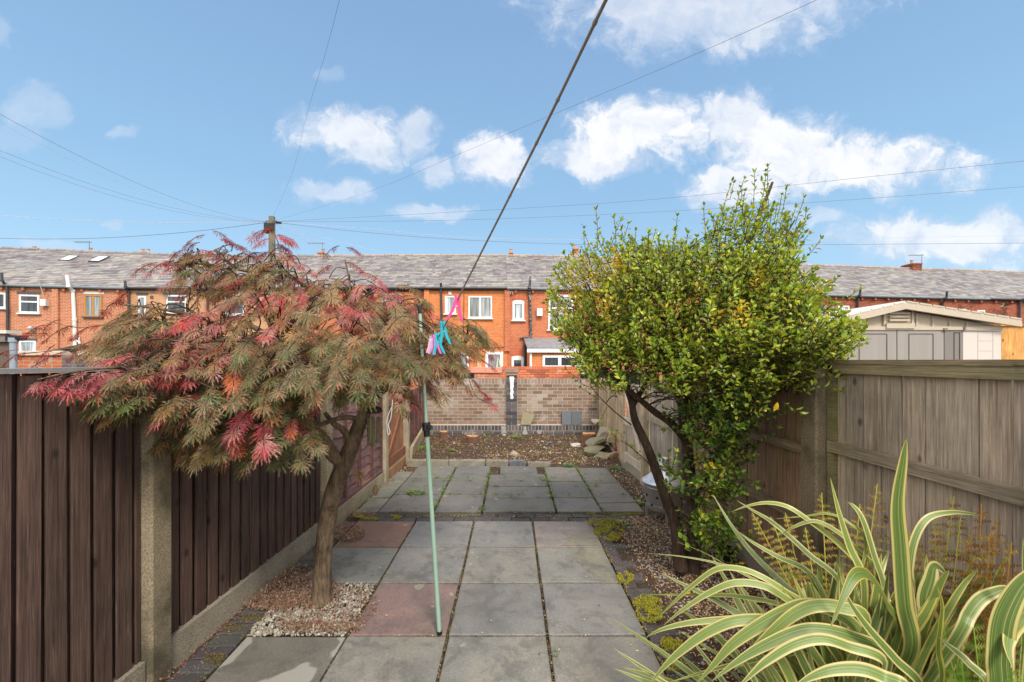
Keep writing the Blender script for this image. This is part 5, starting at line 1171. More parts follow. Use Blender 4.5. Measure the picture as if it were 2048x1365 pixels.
B([(1290, 900), (1220, 620), (1160, 430), (1100, 350), (1050, 335)], .046, 1.55, 1.7, cv=(.5, 0, .2), hint=V((.3, -1, .2)))
B([(1410, 900), (1420, 700), (1450, 540), (1520, 430), (1640, 398), (1760, 405), (1850, 428)], .036, 1.6, 1.65, cv=(.5, .2, 0), hint=V((-.3, -.8, .7)))
B([(1560, 1100), (1500, 900), (1530, 770), (1560, 690), (1635, 745)], .075, 1.55, 1.6, cv=(.2, .1, 0), hint=V((0, -1, .3)))
B([(1590, 1328), (1575, 1150), (1590, 1000), (1598, 900), (1572, 800)], .042, 1.35, 1.35, cv=(.2, 1, 0), hint=V((.3, -1, .1)))
B([(1900, 1420), (1905, 1200), (1925, 1000), (1990, 850), (2080, 740), (2180, 700)], .075, 1.15, 1.15, base=V((1.30, 1.25, .02)), cv=(.1, .4, .6), hint=V((-.2, -1, .2)))
B([(1680, 1080), (1740, 960), (1800, 880), (1870, 840), (1960, 815), (2060, 850)], .055, 1.35, 1.4, cv=(.4, 0, .3))
B([(1350, 1050), (1290, 900), (1240, 800), (1180, 735), (1120, 745), (1060, 860), (985, 1035)], .062, 1.45, 1.25, cv=(.1, 1, .9), hint=V((.2, -.8, .8)))
B([(1060, 830), (860, 620), (680, 460), (560, 385), (475, 332)], .034, 1.6, 2.0, cv=(.4, .2, .1))
B([(900, 960), (740, 800), (560, 620), (440, 460), (345, 300)], .038, 1.7, 2.1, cv=(0, .3, .9))
B([(960, 880), (860, 720), (700, 640), (560, 560), (480, 500)], .032, 1.65, 1.9, cv=(.3, .3, .4))
B([(900, 960), (740, 830), (600, 745), (480, 705), (360, 710), (230, 800), (120, 900), (40, 980)], .034, 1.65, 1.9, cv=(.9, .5, .2))
B([(940, 1000), (760, 880), (620, 800), (460, 785), (320, 840), (180, 930), (75, 1015)], .040, 1.6, 1.75, cv=(.8, .3, .4))
B([(860, 1140), (700, 1080), (540, 990), (360, 880), (200, 800), (55, 728)], .042, 1.6, 1.95, cv=(.1, .2, .7))
B([(760, 1060), (600, 980), (400, 985), (200, 1005), (60, 1040), (-20, 1080)], .036, 1.6, 1.75, cv=(.6, .4, .3))
B([(1160, 1080), (1000, 940), (860, 905), (720, 950), (560, 1040), (440, 1130), (350, 1230), (250, 1340)], .062, 1.45, 1.5, cv=(.6, .4, .6))
B([(1180, 1000), (1050, 920), (900, 910), (780, 960), (650, 1070), (540, 1180), (460, 1262)], .056, 1.4, 1.45, cv=(.7, .5, .6))
B([(1300, 1200), (1100, 1080), (920, 1040), (780, 1060), (600, 1140), (470, 1220), (340, 1320)], .056, 1.35, 1.4, cv=(.3, .3, .6))
B([(1280, 1230), (1080, 1130), (930, 1090), (780, 1125), (640, 1210), (560, 1280), (470, 1370)], .046, 1.3, 1.35, cv=(.6, .1, .1))
B([(1400, 1380), (1280, 1300), (1150, 1255), (1000, 1260), (880, 1300), (780, 1360)], .050, 1.15, 1.2, cv=(.5, .2, .3))
B([(860, 1120), (700, 1000), (480, 990), (320, 1050), (190, 1140), (80, 1240), (-10, 1350)], .052, 1.5, 1.6, cv=(.6, .4, .5))
B([(1480, 1380), (1340, 1200), (1200, 1040), (1100, 900), (1050, 790)], .044, 1.3, 1.35, cv=(.1, .3, .3))
B([(1480, 1100), (1330, 930), (1180, 720), (1020, 560), (880, 450), (760, 370), (650, 345), (540, 360), (445, 395)], .034, 1.55, 1.85, cv=(.7, .6, .1))
B([(1240, 760), (1130, 600), (1020, 500), (900, 445), (780, 480), (720, 520)], .028, 1.6, 1.75, cv=(.8, .6, .2))
B([(1180, 600), (1080, 450), (970, 405), (850, 418), (695, 432)], .016, 1.6, 1.8, cv=(.7, .9, .4))
B([(900, 1180), (700, 1185), (480, 1225), (300, 1270), (100, 1330)], .024, 1.5, 1.6, cv=(0, 1, .0))
B([(1840, 1380), (1740, 1220), (1640, 1130), (1580, 1080)], .036, 1.2, 1.3, cv=(.3, 0, .2))
B([(1830, 830), (1760, 700), (1640, 560)], .024, 1.6, 1.75, cv=(.5, 0, .3), base=V((1.6, 1.5, .02)))
B([(2060, 900), (2048, 700), (2042, 540)], .03, 1.3, 1.3, cv=(.1, .1, .3), base=V((1.55, 1.3, .02)))
B([(2080, 1000), (2000, 1010), (1960, 1120), (1990, 1250)], .06, 1.2, 1.1, cv=(.5, .4, .3), base=V((1.5, 1.25, .02)))
B([(760, 900), (560, 760), (380, 680), (180, 640), (0, 622)], .016, 1.7, 2.2, cv=(.6, 0, 0))
B([(740, 830), (520, 740), (300, 620), (150, 560)], .006, 1.8, 2.3, cv=(1, .3, 0))
B([(800, 960), (500, 860), (250, 850), (0, 848)], .026, 1.6, 2.0, cv=(.5, .9, .4))
for k in range(135):          # the denser, straighter inner blades
    a_ = RF.uniform(-1.25, .45); rr_ = RF.uniform(.75, 1.0); tx = 1520+math.sin(a_)*1180*rr_; ty = 1500-math.cos(a_)*1130*rr_*RF.uniform(.6, 1); z_ = RF.uniform(1.45, 1.8)
    bs = V((1.25+RF.uniform(-.2, .25), 1.5+RF.uniform(-.12, .14), .02)); tp_ = zp(tx, ty, z_)
    if tp_.x > 1.85 or tp_.z > .95 or tp_.z < .06: continue
    m1 = bs.lerp(tp_, .45)+V((0, 0, RF.uniform(.02, .16))); m2 = bs.lerp(tp_, .8)+V((0, 0, RF.uniform(.0, .10)))
    blade([bs, m1, m2, tp_], RF.uniform(.022, .044), (RF.random()*.9, RF.random()*.9, RF.uniform(0, .9)), n=4)
for k in range(260):
    a = RF.uniform(0, 6.283); el = RF.uniform(.35, 1.35); L = RF.uniform(.5, 1.0); bp = V((1.22+RF.gauss(0, .13), 1.5+RF.gauss(0, .13), .01))
    hd = V((math.cos(a), math.sin(a), 0)); d = (hd*math.cos(el)+V((0, 0, 1))*math.sin(el)); pts = [bp]; q = bp.copy()
    if hd.x > .3: L *= .6
    cur = RF.uniform(.04, .26)
    for i in range(5): q = q+d*L/5; d = (d-V((0, 0, cur))).normalized(); pts.append(q.copy())
    if any(abs(s_.x) > 1.88 or s_.z < .005 or s_.y < .75 or (s_.y < 1.2 and s_.z > .35) or s_.z > .72 or (s_.z > .45 and s_.x < 1.0) for s_ in pts[1:]): continue
    blade(pts, RF.uniform(.024, .05), (RF.random()*.8, RF.random()*.8, RF.uniform(0, .9)), hint=(V((0, 0, 1))-hd*.4+V((0, -.5, 0))), n=3)
fm.build('blades', 'blade', flax, True)
dm = MB()
for k in range(46):
    a = RF.uniform(0, 6.283); L = RF.uniform(.3, .7); bp = V((1.2+RF.gauss(0, .12), 1.52+RF.gauss(0, .12), .01)); hd = V((math.cos(a), math.sin(a), 0)); q = bp.copy(); d = (hd+V((0, 0, RF.uniform(.2, 1.1)))).normalized(); pts = [bp]
    for i in range(4): q = q+d*L/4; d = (d-V((0, 0, .3))).normalized(); q.z = max(q.z, .01); pts.append(q.copy())
    if any(abs(s_.x) > 1.88 or s_.y < .8 for s_ in pts): continue
    path = smooth_path(pts, 3); c = jc(RF.choice([(.45, .26, .06), (.55, .36, .05), (.30, .19, .10), (.22, .14, .08)]), .2, RF)
    vs = []; w_ = RF.uniform(.008, .022)
    for i, p_ in enumerate(path):
        s_ = V((-hd.y, hd.x, 0)); ww = w_*(1-i/len(path)); vs += [p_-s_*ww, p_+V((0, 0, .003)), p_+s_*ww]
    dm.faces(vs, [(i*3+k_, i*3+k_+1, i*3+k_+4, i*3+k_+3) for i in range(len(path)-1) for k_ in (0, 1)], c)
dm.build('dead_blades', 'attr', flax)

# ---- ferns
def fern(name, label, fronds, cols, dead):
    t = thing(name, label, 'fern', fronds[0][0], 'ferns behind the flax'); mb = MB(); st = MB(); rr = random.Random(len(label))
    for base, tip, arch, hw in fronds:
        base, tip = V(base), V(tip); mid = base.lerp(tip, .5)+V((0, 0, arch)); path = smooth_path([base, base.lerp(mid, .6)+V((0, 0, arch*.3)), mid, tip], 8); n_ = len(path)
        st.tube(path, [lerp(.004, .0018, i/n_) for i in range(n_)], 5, jc(cols[0], .1, rr), cap=False); dd = (tip-base).normalized(); s_ = dd.cross(V((0, -1, .2))).normalized()
        TL = sum((path[q+1]-path[q]).length for q in range(n_-1)); steps = int(TL/.021)
        for i in range(5, steps):
            f = i/steps; ii = f*(n_-1); k = min(int(ii), n_-2); p = path[k].lerp(path[k+1], ii-k); l = hw*math.sin(math.pi*min(1, (1-f)*1.15)**.8)*1.0
            if (1-f)*TL > .62: continue
            l = hw*min(1, (1-f)*TL/.30)**.85*min(1, .4+(.62-(1-f)*TL)*3)
            for sg in (-1, 1):
                if rr.random() < (.10 if not dead else .2): continue
                dr = (s_*sg+dd*.35+V((0, -.15, rr.uniform(-.15, .15)))).normalized(); c = jc(rr.choice(cols), .22, rr); m_ = max(4, int(l/.008))
                cur = p.copy(); nr = dr.cross(dd).normalized()
                for j in range(m_):
                    q = p+dr*l*(j+1)/m_-V((0, 0, (l*(j/m_)**2)*(.35 if dead else .12))); pw = .018*(1-j/m_*.7)*(.8 if dead else 1)
                    for s2 in (-1, 1):
                        e = (dd*s2+dr*.5).normalized(); k0 = len(mb.v); a_ = cur.lerp(q, .1)
                        mb.v += [tuple(a_), tuple(cur.lerp(q, .95)), tuple(a_.lerp(q, .6)+e*pw+nr*rr.uniform(-.003, .003)*(2 if dead else 1))]; mb.f.append((k0, k0+1, k0+2)); mb.c.append(c); mb.m.append(0)
                    cur = q
    mb.build('fronds', 'leaf_matte', t); st.build('stems', 'attr', t)
BRN = [(.34, .20, .04), (.28, .13, .035), (.42, .30, .06), (.24, .10, .03)]; YG = [(.40, .36, .06), (.32, .32, .06), (.42, .30, .06)]; FG_ = [(.20, .32, .05), (.14, .26, .04), (.26, .36, .07)]
fern('fern_plant', 'yellowing fern fronds standing between the flax and the concrete post', [((1.42, 1.85, .05), zp(940, 290, 2.05), .04, .13), ((1.42, 1.9, .05), zp(740, 400, 2.1), .06, .09), ((1.45, 1.8, .05), zp(1245, 240, 1.95), .03, .12), ((1.42, 1.85, .05), zp(560, 400, 2.1), .12, .09), ((1.42, 1.8, .05), zp(1150, 350, 1.95), .04, .12), ((1.42, 1.85, .05), zp(850, 480, 2.0), .05, .10), ((1.42, 1.85, .05), zp(660, 420, 2.1), .08, .09)], YG+BRN[:1], True)
fern('fern_plant', 'golden fern fronds with brown tips against the grey board fence', [((1.66, 1.7, .05), zp(1665, 310, 1.7), .02, .15), ((1.7, 1.7, .05), zp(1480, 560, 1.8), .05, .10), ((1.66, 1.62, .05), zp(1560, 440, 1.7), .03, .12), ((1.62, 1.6, .05), zp(1700, 430, 1.62), .05, .13), ((1.6, 1.6, .05), zp(1420, 500, 1.75), .05, .10)], YG+BRN, True)
fern('fern_plant', 'rust brown withered fern frond nearest the right edge', [((1.70, 1.55, .05), zp(1815, 350, 1.56), .02, .13), ((1.7, 1.5, .05), zp(1980, 560, 1.42), .05, .11), ((1.7, 1.55, .05), zp(1900, 430, 1.5), .03, .12), ((1.7, 1.55, .05), zp(1760, 520, 1.55), .03, .12), ((1.66, 1.5, .05), zp(1860, 520, 1.5), .04, .13), ((1.66, 1.5, .05), zp(1940, 650, 1.45), .04, .12)], BRN, True)
fern('fern_plant', 'fresh light green fern fronds low in the right corner', [((1.5, 1.35, .1), zp(1600, 1000, 1.45), .10, .13), ((1.5, 1.3, .1), zp(1760, 930, 1.4), .08, .13), ((1.55, 1.25, .1), zp(2040, 1000, 1.2), .05, .12), ((1.45, 1.2, .1), zp(1980, 1250, 1.1), .06, .13), ((1.45, 1.3, .1), zp(1700, 1180, 1.3), .08, .12), ((1.5, 1.3, .1), zp(1850, 1050, 1.3), .07, .13)], FG_, False)
# ================================================================ small things in the garden
# clothes prop, line and pegs
t = thing('clothes_prop', 'thin pale green metal clothes prop with black clamp standing on the red slab', 'clothes prop', G(879, 1268))
pb, pm, ptp = G(879, 1268), P(853, 855, 2.56), P(840, 628, 2.60)
b = MB(); b.tube([pb, pm], .0135, 12); b.build('lower_tube', 'prop_green', t)
b = MB(); b.tube([pm, ptp], .0105, 12); b.build('upper_tube', 'prop_green', t)
b = MB(); dr = (ptp-pb).normalized(); b.tube([pm-dr*.055, pm-dr*.02, pm-dr*.018, pm+dr*.03], [.019, .019, .027, .024], 12); b.blob(pm+V((.02, -.02, .005)), .019, None, 1, .05); b.build('clamp', 'plastic_black', t)
b = MB(); b.tube([ptp, ptp+dr*.045], [.012, .015], 10); b.tube([ptp+dr*.04+V((-.02, 0, .02)), ptp+dr*.04, ptp+dr*.04+V((.02, 0, .02))], .005, 6); b.build('hook', 'plastic_black', t)
b = MB(); b.tube([pb, pb+V((0, 0, .018))], .017, 10); b.build('foot', 'plastic_black', t)
ln = [P(1420, -430, .35), P(1212, 0, .62), P(1100, 232, .84), P(1020, 392, 1.05), P(925, 580, 1.38), P(905, 622, 1.45), P(889, 652, 1.6), P(878, 672, 1.78), P(868, 684, 1.95), P(857, 680, 2.25), P(842, 664, 2.58)]
b = MB(); path = smooth_path(ln, 6); b.tube(path, .0029, 8)
for k in (7, 11, 14, 18, 22): p_ = path[k]; b.tube([p_-(path[k+1]-p_).normalized()*.006, p_, p_+(path[k+1]-p_).normalized()*.006], [.003, .0042, .003], 8)
q = P(842, 664, 2.58); b.tube([q+V((.014*math.cos(a*.8), .014*math.sin(a*.8), -.004*a)) for a in range(20)], .0028, 6)
b.tube(smooth_path([q, P(800, 700, 2.9), P(720, 760, 3.4), P(657, 800, 3.98)], 4), .0028, 6)
tag(b.build('washing_line', 'rope'), 'grey brown washing line slanting from the top of the picture to the prop', 'rope')
def peg(px, py, z, L, c, lean, spread, label, yaw=.3):
    top = P(px, py, z); t = thing('clothes_peg', label, 'peg', top, 'pegs on the washing line')
    rt = Matrix.Rotation(yaw, 3, 'Z') @ Matrix.Rotation(lean, 3, 'Y')
    for s_ in (-1, 1):
        b = MB(); pr = [(.18, -.22), (.06, -.05), (.10, .15), (.13, .30), (.20, .55), (.34, .85), (.42, 1.0)]
        vs = []
        for k, (xo, d) in enumerate(pr):
            w_ = (.035, .06, .075, .07, .06, .055, .03)[k]*L; hw = .055*L; cx_ = s_*(xo*spread-.02)*L*.55
            for a_, b2 in ((-w_, -hw), (w_, -hw), (w_, hw), (-w_, hw)): vs.append(top+rt @ V((cx_+a_, b2, -(d-.10)*L*.82)))
        n = len(pr); b.faces(vs, [(i*4+k, i*4+(k+1) % 4, (i+1)*4+(k+1) % 4, (i+1)*4+k) for i in range(n-1) for k in range(4)]+[(3, 2, 1, 0), tuple((n-1)*4+k for k in range(4))], c); b.build('peg_arm', 'attr_gloss', t)
    b = MB(); ctr = top+rt @ V((0, 0, -.18*L)); ax_ = rt @ V((0, 1, 0)); b.tube([ctr-ax_*.075*L, ctr+ax_*.075*L], .045*L, 10, (.35, .34, .33)); b.build('spring', 'attr_gloss', t)
peg(914, 604, 1.42, .088, (.75, .05, .22), .12, 1.35, 'hot pink clothes peg, highest on the washing line', .2)
peg(886, 655, 1.62, .092, (.0, .36, .46), -.12, 1.0, 'upper of the two turquoise clothes pegs', .35)
peg(875, 677, 1.80, .095, (.0, .38, .46), -.1, 1.15, 'lower turquoise clothes peg overlapping the lilac ones', .2)
peg(870, 680, 1.86, .090, (.62, .12, .45), -.15, .9, 'magenta clothes peg just left of the lower turquoise peg', .6)
peg(866, 682, 1.93, .085, (.60, .30, .62), .1, .8, 'lilac clothes peg in the middle of the bunch', .8)
peg(864, 682, 2.0, .085, (.10, .42, .34), .15, .5, 'green clothes peg at the far end of the bunch', 1.1)
peg(862, 682, 2.06, .085, (.75, .40, .50), .12, .9, 'pale pink clothes peg last before the prop', .9)
# bamboo wind chime in the maple
cp_ = P(748, 820, 2.78); t = thing('wind_chime', 'bamboo wind chime with dark fibre top hanging in the maple', 'wind chime', cp_)
b = MB(); b.lathe(cp_+V((0, 0, -.02)), [(0, 0), (.045, 0), (.052, .015), (.045, .035), (0, .05)], 16, (.05, .04, .03))
for k in range(110): a = R.uniform(0, 6.28); r_ = R.uniform(.02, .05); p_ = cp_+V((r_*math.cos(a), r_*math.sin(a), 0)); b.tube([p_, p_+V((math.cos(a)*.016, math.sin(a)*.016, R.uniform(-.02, .02)))], .0015, 3, (.05, .04, .03))
b.build('top_disc', 'attr', t)
for k, (ox, oy, L) in enumerate(((-.030, -.015, .17), (-.012, -.035, .16), (.006, -.030, .19), (.030, -.01, .17), (.022, .025, .16), (-.02, .03, .2))):
    b = MB(); p_ = cp_+V((ox, oy, -.05)); b.tube([p_+V((0, 0, .04)), p_], .001, 4, (.3, .3, .25)); b.lathe(p_+V((0, 0, -L)), [(.008, .02), (.011, 0), (.0115, L*.45), (.0135, L*.47), (.0115, L*.49), (.011, L), (.0, L)], 10, jc((.17, .15, .085), .2)); b.build('bamboo_tube', 'attr', t)
b = MB(); b.tube([cp_, P(751, 972, 2.75)], .0012, 4, (.2, .18, .15)); b.build('cord', 'attr', t)
b = MB(); b.lathe(P(751, 992, 2.75), [(0, 0), (.013, .008), (.019, .03), (.017, .055), (.008, .07), (0, .073)], 12, (.20, .12, .07)); b.build('striker', 'attr', t)
# loose white cord on the far post
b = MB(); b.tube(smooth_path([P(785, 800, 5.6), P(782, 835, 5.6), P(777, 850, 5.6), P(780, 865, 5.6), P(776, 868, 5.6), P(774, 840, 5.6), P(783, 815, 5.6)], 5), .006, 6, (.6, .6, .58)); tag(b.build('cord_loop', 'attr'), 'loop of pale cord hanging on the concrete post by the gate', 'cord')
# incinerator bin
bc = V((1.60, 4.40, 0)); t = thing('incinerator_bin', 'galvanised garden incinerator with vent holes and conical chimney lid', 'incinerator', bc)
b = MB(); b.lathe(bc, [(0, .10), (.165, .10), (.175, .12), (.205, .37), (.212, .375), (.212, .385), (.20, .385)], 40, (1, 1, 1)); 
for z_ in (.16, .34): b.lathe(bc, [(.170+(z_-.1)*.13, z_-.006), (.176+(z_-.1)*.13, z_), (.170+(z_-.1)*.13, z_+.006)], 40)
body = b.build('bin_body', 'galvanised', t, True)
for row, zz in enumerate((.165, .255)):
    for k in range(9):
        a = k*math.pi*2/9+(.35 if row else 0)-1.9; r_ = .1785+(zz-.12)*.12; b = MB(); d = V((math.cos(a), math.sin(a), 0)); b.tube([bc+d*(r_-.006)+V((0, 0, zz)), bc+d*(r_+.0025)+V((0, 0, zz))], .0125, 12, (.03, .015, .01)); b.build('vent_hole', 'attr', body)
b = MB(); b.lathe(bc, [(.222, .380), (.224, .392), (.205, .40), (.13, .455), (.062, .50), (.058, .503)], 36); 
for k in range(12): a = k*math.pi/6; d = V((math.cos(a), math.sin(a), 0)); b.tube([bc+d*.20+V((0, 0, .404)), bc+d*.065+V((0, 0, .502))], .004, 5)
ld = b.build('lid', 'galvanised_new', t, True); b = MB(); b.lathe(bc, [(.058, .49), (.058, .63), (.052, .63), (.052, .5)], 24); b.build('chimney_collar', 'galvanised', ld, True)
b = MB(); h0 = bc+V((-.213, -.05, .36)); b.tube(smooth_path([h0, h0+V((-.03, -.01, .01)), h0+V((-.03, .05, .01)), h0+V((0, .06, 0))], 4), .005, 8); b.build('handle', 'galvanised', t)
for a in (-1.75, .4, 2.5): d = V((math.cos(a), math.sin(a), 0)); b = MB(); b.obox(bc+d*.18+V((-.012, -.004, -.03)), (.024, 0, 0), (0, .012, 0), (0, 0, .24)); b.build('leg', 'galvanised', t)
# stumps
def stump(px, py, w_, hgt, label, seed, c_top=(.52, .28, .10)):
    rr = random.Random(seed); p_ = G(px, py, .04); r0 = w_/F*p_.y/2; t = thing('tree_stump', label, 'stump', p_); n = 18; hh = hgt/F*p_.y
    rad = [r0*(1+rr.uniform(-.12, .12)) for _ in range(n)]; b = MB()
    vs = [(p_.x+rad[k]*f*math.cos(6.283*k/n), p_.y+rad[k]*f*.8*math.sin(6.283*k/n), z_+rr.uniform(-.008, .008)) for f, z_ in ((1.35, -.05), (1.08, .04), (.98, .04+hh)) for k in range(n)]
    b.faces(vs, [(i*n+k, i*n+(k+1) % n, (i+1)*n+(k+1) % n, (i+1)*n+k) for i in range(2) for k in range(n)], (.14, .07, .045)); b.build('bark', 'attr', t)
    b = MB(); tv = [(p_.x+rad[k]*.99*math.cos(6.283*k/n), p_.y+rad[k]*.79*math.sin(6.283*k/n), .052+hh+rr.uniform(-.006, .006)) for k in range(n)]; b.faces(tv+[(p_.x, p_.y, .058+hh)], [(k, (k+1) % n, n) for k in range(n)], c_top)
    b.faces(tv+[(x, y, z-.03) for x, y, z in tv], [(k, n+k, n+(k+1) % n, (k+1) % n) for k in range(n)], (.30, .15, .08)); b.build('cut_face', 'attr', t)
stump(1178, 886, 28, 18, 'broad freshly sawn orange stump beside the rock pile', 1)
stump(944, 884, 24, 11, 'small sawn stump in the soil bed left of the pier', 2, (.45, .26, .12))
stump(887, 876, 16, 12, 'pale broken stump near the left end of the wall', 3, (.50, .28, .13))
# rocks
def rock(px, py, w_, h_, dz, label, c, seed, flat=1.0, z=None, rot=0.0, lift=0.0):
    rr = random.Random(seed); zz = z or F*H/(py-CY); p_ = P(px, py, zz); r0 = w_/F*zz/2; b = MB(); vs, fs = ICO[3]; M_ = Matrix.Rotation(rot, 3, 'Y') @ Matrix.Rotation(rr.uniform(-.4, .4), 3, 'Z'); hh = h_/F*zz/2; q = []
    ps = [V((rr.uniform(-1, 1), rr.uniform(-1, 1), rr.uniform(-1, 1))).normalized() for _ in range(7)]
    for a in vs:
        a2 = a/max(abs(a.x), abs(a.y), abs(a.z))
        for p2 in ps:
            dd_ = a2.dot(p2)-.74
            if dd_ > 0: a2 = a2-p2*dd_
        a2 = a2*(1+.06*NZ.noise(a*2.5+V((seed, 0, 0)))); q.append(p_+V((0, 0, hh*.8+lift))+M_ @ V((a2.x*r0*.95, a2.y*r0*.8, a2.z*hh*.95)))
    b.faces(q, fs, c); tag(b.build('rock', 'attr'), label, 'rock', 'stones heaped by the right fence')
rock(1205, 925, 62, 24, 0, 'large flat greenish stone at the front of the pile', (.30, .27, .18), 1, rot=.2, z=7.3)
rock(1222, 925, 30, 24, 0, 'blocky tan stone at the right foot of the pile', (.42, .31, .20), 2, z=7.15)
rock(1190, 905, 44, 14, 0, 'mossy wedge stone in the middle of the pile', (.23, .20, .13), 3, rot=-.3, z=7.6)
rock(1192, 893, 48, 16, 0, 'green slanting slab stone near the top of the pile', (.24, .215, .14), 4, rot=-.4, z=7.8, lift=.03)
rock(1226, 898, 26, 24, 0, 'yellowish angular stone on the upper right of the pile', (.45, .35, .22), 5, z=7.4, lift=.12)
rock(1205, 884, 40, 26, 0, 'pale upright pointed stone at the back of the pile', (.36, .30, .22), 6, rot=-.7, z=8.0, lift=.03)
rock(1182, 912, 30, 10, 0, 'thin dark green flake stone at the left of the pile', (.17, .17, .10), 7, z=7.3)
rock(1232, 915, 10, 14, 0, 'small dark red stone wedged against the fence', (.26, .05, .04), 8, z=7.3, lift=.1)
rock(1028, 912, 22, 10, 0, 'flat tan stone lying in the soil near the edging', (.34, .26, .18), 9)
rock(1150, 894, 20, 9, 0, 'white lump on the soil left of the orange stump', (.42, .39, .34), 10)
rock(1098, 888, 12, 5, 0, 'small slate blue stone on the bare soil', (.13, .15, .18), 11)
rock(1191, 850, 18, 13, 0, 'whitish rough stone sitting on the plinth ledge', (.58, .50, .44), 12, z=9.33)
# things leaning on the wall
def lean(name, pts, c, label, th=.03, z=9.32, cat='slab'):
    b = MB(); q = [P(x, y, z+(0.02 if y < 840 else 0)) for x, y in pts]; n = len(q)
    b.faces(q+[a+V((0, th, 0)) for a in q], [tuple(range(n))[::-1], tuple(range(n, 2*n))]+[(k, (k+1) % n, n+(k+1) % n, n+k) for k in range(n)], c); tag(b.build(name, 'attr'), label, cat)
wl = wallY-.065-.028
lean('stone_slab', [(1040.5, 850), (1061, 850), (1070, 831), (1046, 824.5)], (.30, .26, .17), 'tapering mossy stone slab leaning on the wall right of the pier', .04, 9.29)
lean('slate_tile', [(1124.5, 850), (1142.5, 850), (1142.5, 822.5), (1123.5, 822.5)], (.15, .17, .19), 'smooth grey slate tile leaning on the wall, left one of two', .012, 9.30, 'tile')
lean('slate_tile', [(1143.2, 850), (1163.5, 850), (1162.5, 823), (1143, 822.5)], (.13, .145, .16), 'speckled grey slate tile leaning on the wall, right one of two', .012, 9.305, 'tile')
# clay pieces and the dark pot in the leaf litter
for px, py, w_, c, lb in ((1365, 1136, 14, (.42, .18, .11), 'terracotta shard resting against the foot of the shrub'), (1352, 1146, 12, (.40, .20, .14), 'smaller terracotta shard left of the shrub foot'), (1394, 1024, 18, (.50, .17, .09), 'orange clay brick end behind the shrub stems')):
    q = G(px, py); b = MB(); b.blob(q+V((0, 0, .02)), w_/F*q.y*.6, c, 1, .2, (1, .7, .8)); tag(b.build('clay_shard', 'attr'), lb, 'clay piece')
q = G(1455, 1118); b = MB(); b.lathe(q, [(0, .02), (.05, .0), (.065, .09), (.058, .09), (.045, .02), (0, .02)], 14, (.012, .011, .012))
for k in range(60): a = R.uniform(0, 6.28); b.tube([q+V((.05*math.cos(a), .05*math.sin(a), .05)), q+V((.085*math.cos(a), .07*math.sin(a), R.uniform(.02, .13)))], .002, 3, (.014, .012, .012))
tag(b.build('plant_pot', 'attr'), 'small black pot with frayed edges lying by the right gravel board', 'pot')

# ================================================================ ground cover (nobody could count it)
RG = random.Random(3)
def inside(x, y): return lf(y)+.03 < x < rf(y)-.03
def scatter(n, fn, gen):
    k = 0; tr = 0
    while k < n and tr < n*20:
        tr += 1; q = fn()
        if q and inside(*q[:2]): gen(*q); k += 1
gm = MB()
def pebble(x, y, s_, cols, z=None):
    gm.blob((x, y, (hsoil(x, y) if z is None else z)+s_*.35), s_, jc(RG.choice(cols), .2, RG), 0 if s_ < .008 else 1, .3, (1.2, 1, .7), RG)
PB = [(.34, .31, .25), (.42, .38, .31), (.25, .23, .18), (.48, .44, .38), (.28, .26, .23), (.33, .27, .20)]
def left_bed():
    p_ = G(RG.uniform(485, 750), RG.uniform(1160, 1272)); return (p_.x, p_.y) if -1.60 < p_.x < -1.00 and 2.52 < p_.y < 3.10 and (p_.x+1.6)*1.0+(3.1-p_.y)*.7 > .12 else None
scatter(2800, left_bed, lambda x, y: pebble(x, y, RG.uniform(.004, .0105), PB, -.012+RG.uniform(0, .014)))
def right_bed():
    y = 1.2+3.3*RG.random()**.9; x = RG.uniform(1.0, rf(y)-.04); return (x, y) if RG.random() < min(1, .35+(x-1.0)*3) else None
scatter(3600, right_bed, lambda x, y: pebble(x, y, RG.uniform(.004, .0105), [(.24, .22, .20), (.34, .31, .28), (.16, .15, .15), (.42, .38, .33), (.28, .22, .18)], hsoil(x, y)))
scatter(360, lambda: (RG.uniform(-1.9, 1.9), 6.8+2.5*RG.random()), lambda x, y: pebble(x, y, RG.uniform(.006, .02)*(1 if RG.random() < .9 else 1.7), [(.30, .26, .23), (.40, .36, .31), (.14, .13, .13), (.22, .16, .12)]))
scatter(260, lambda: (RG.choice([RG.uniform(1.46, 1.78), RG.uniform(-1.78, -1.6), RG.uniform(1.46, 1.78)]), RG.uniform(4.55, 6.8)), lambda x, y: pebble(x, y, RG.uniform(.005, .012), PB))
tag(gm.build('gravel', 'attr'), kind='stuff')
lt = MB()
def scrap(x, y, L, cols, z=None, flat=.35):
    z = hsoil(x, y) if z is None else z; a = RG.uniform(0, 6.28); d = V((math.cos(a), math.sin(a), RG.uniform(-flat, flat))); s_ = V((-d.y, d.x, RG.uniform(-flat, flat)))*RG.uniform(.2, .42); p_ = V((x, y, z+RG.uniform(.004, .014))); cu = V((0, 0, L*RG.uniform(-.1, .3)))
    c = jc(RG.choice(cols), .25, RG); lt.faces([p_-d*L*.5+cu, p_+s_*L*.5, p_+d*L*.5+cu, p_-s_*L*.5], [(0, 1, 2, 3)], c)
LC = [(.50, .29, .16), (.62, .40, .24), (.36, .20, .11), (.68, .52, .35), (.28, .15, .09), (.56, .27, .12), (.66, .40, .09), (.44, .34, .24)]
scatter(11000, right_bed, lambda x, y: scrap(x, y, RG.uniform(.008, .024), LC))
scatter(260, right_bed, lambda x, y: scrap(x, y, RG.uniform(.028, .042), [(.62, .36, .08), (.55, .30, .14), (.66, .50, .25)]))
BD = [(.20, .11, .065), (.27, .15, .08), (.11, .065, .045), (.36, .22, .11), (.34, .19, .08), (.13, .08, .055)]
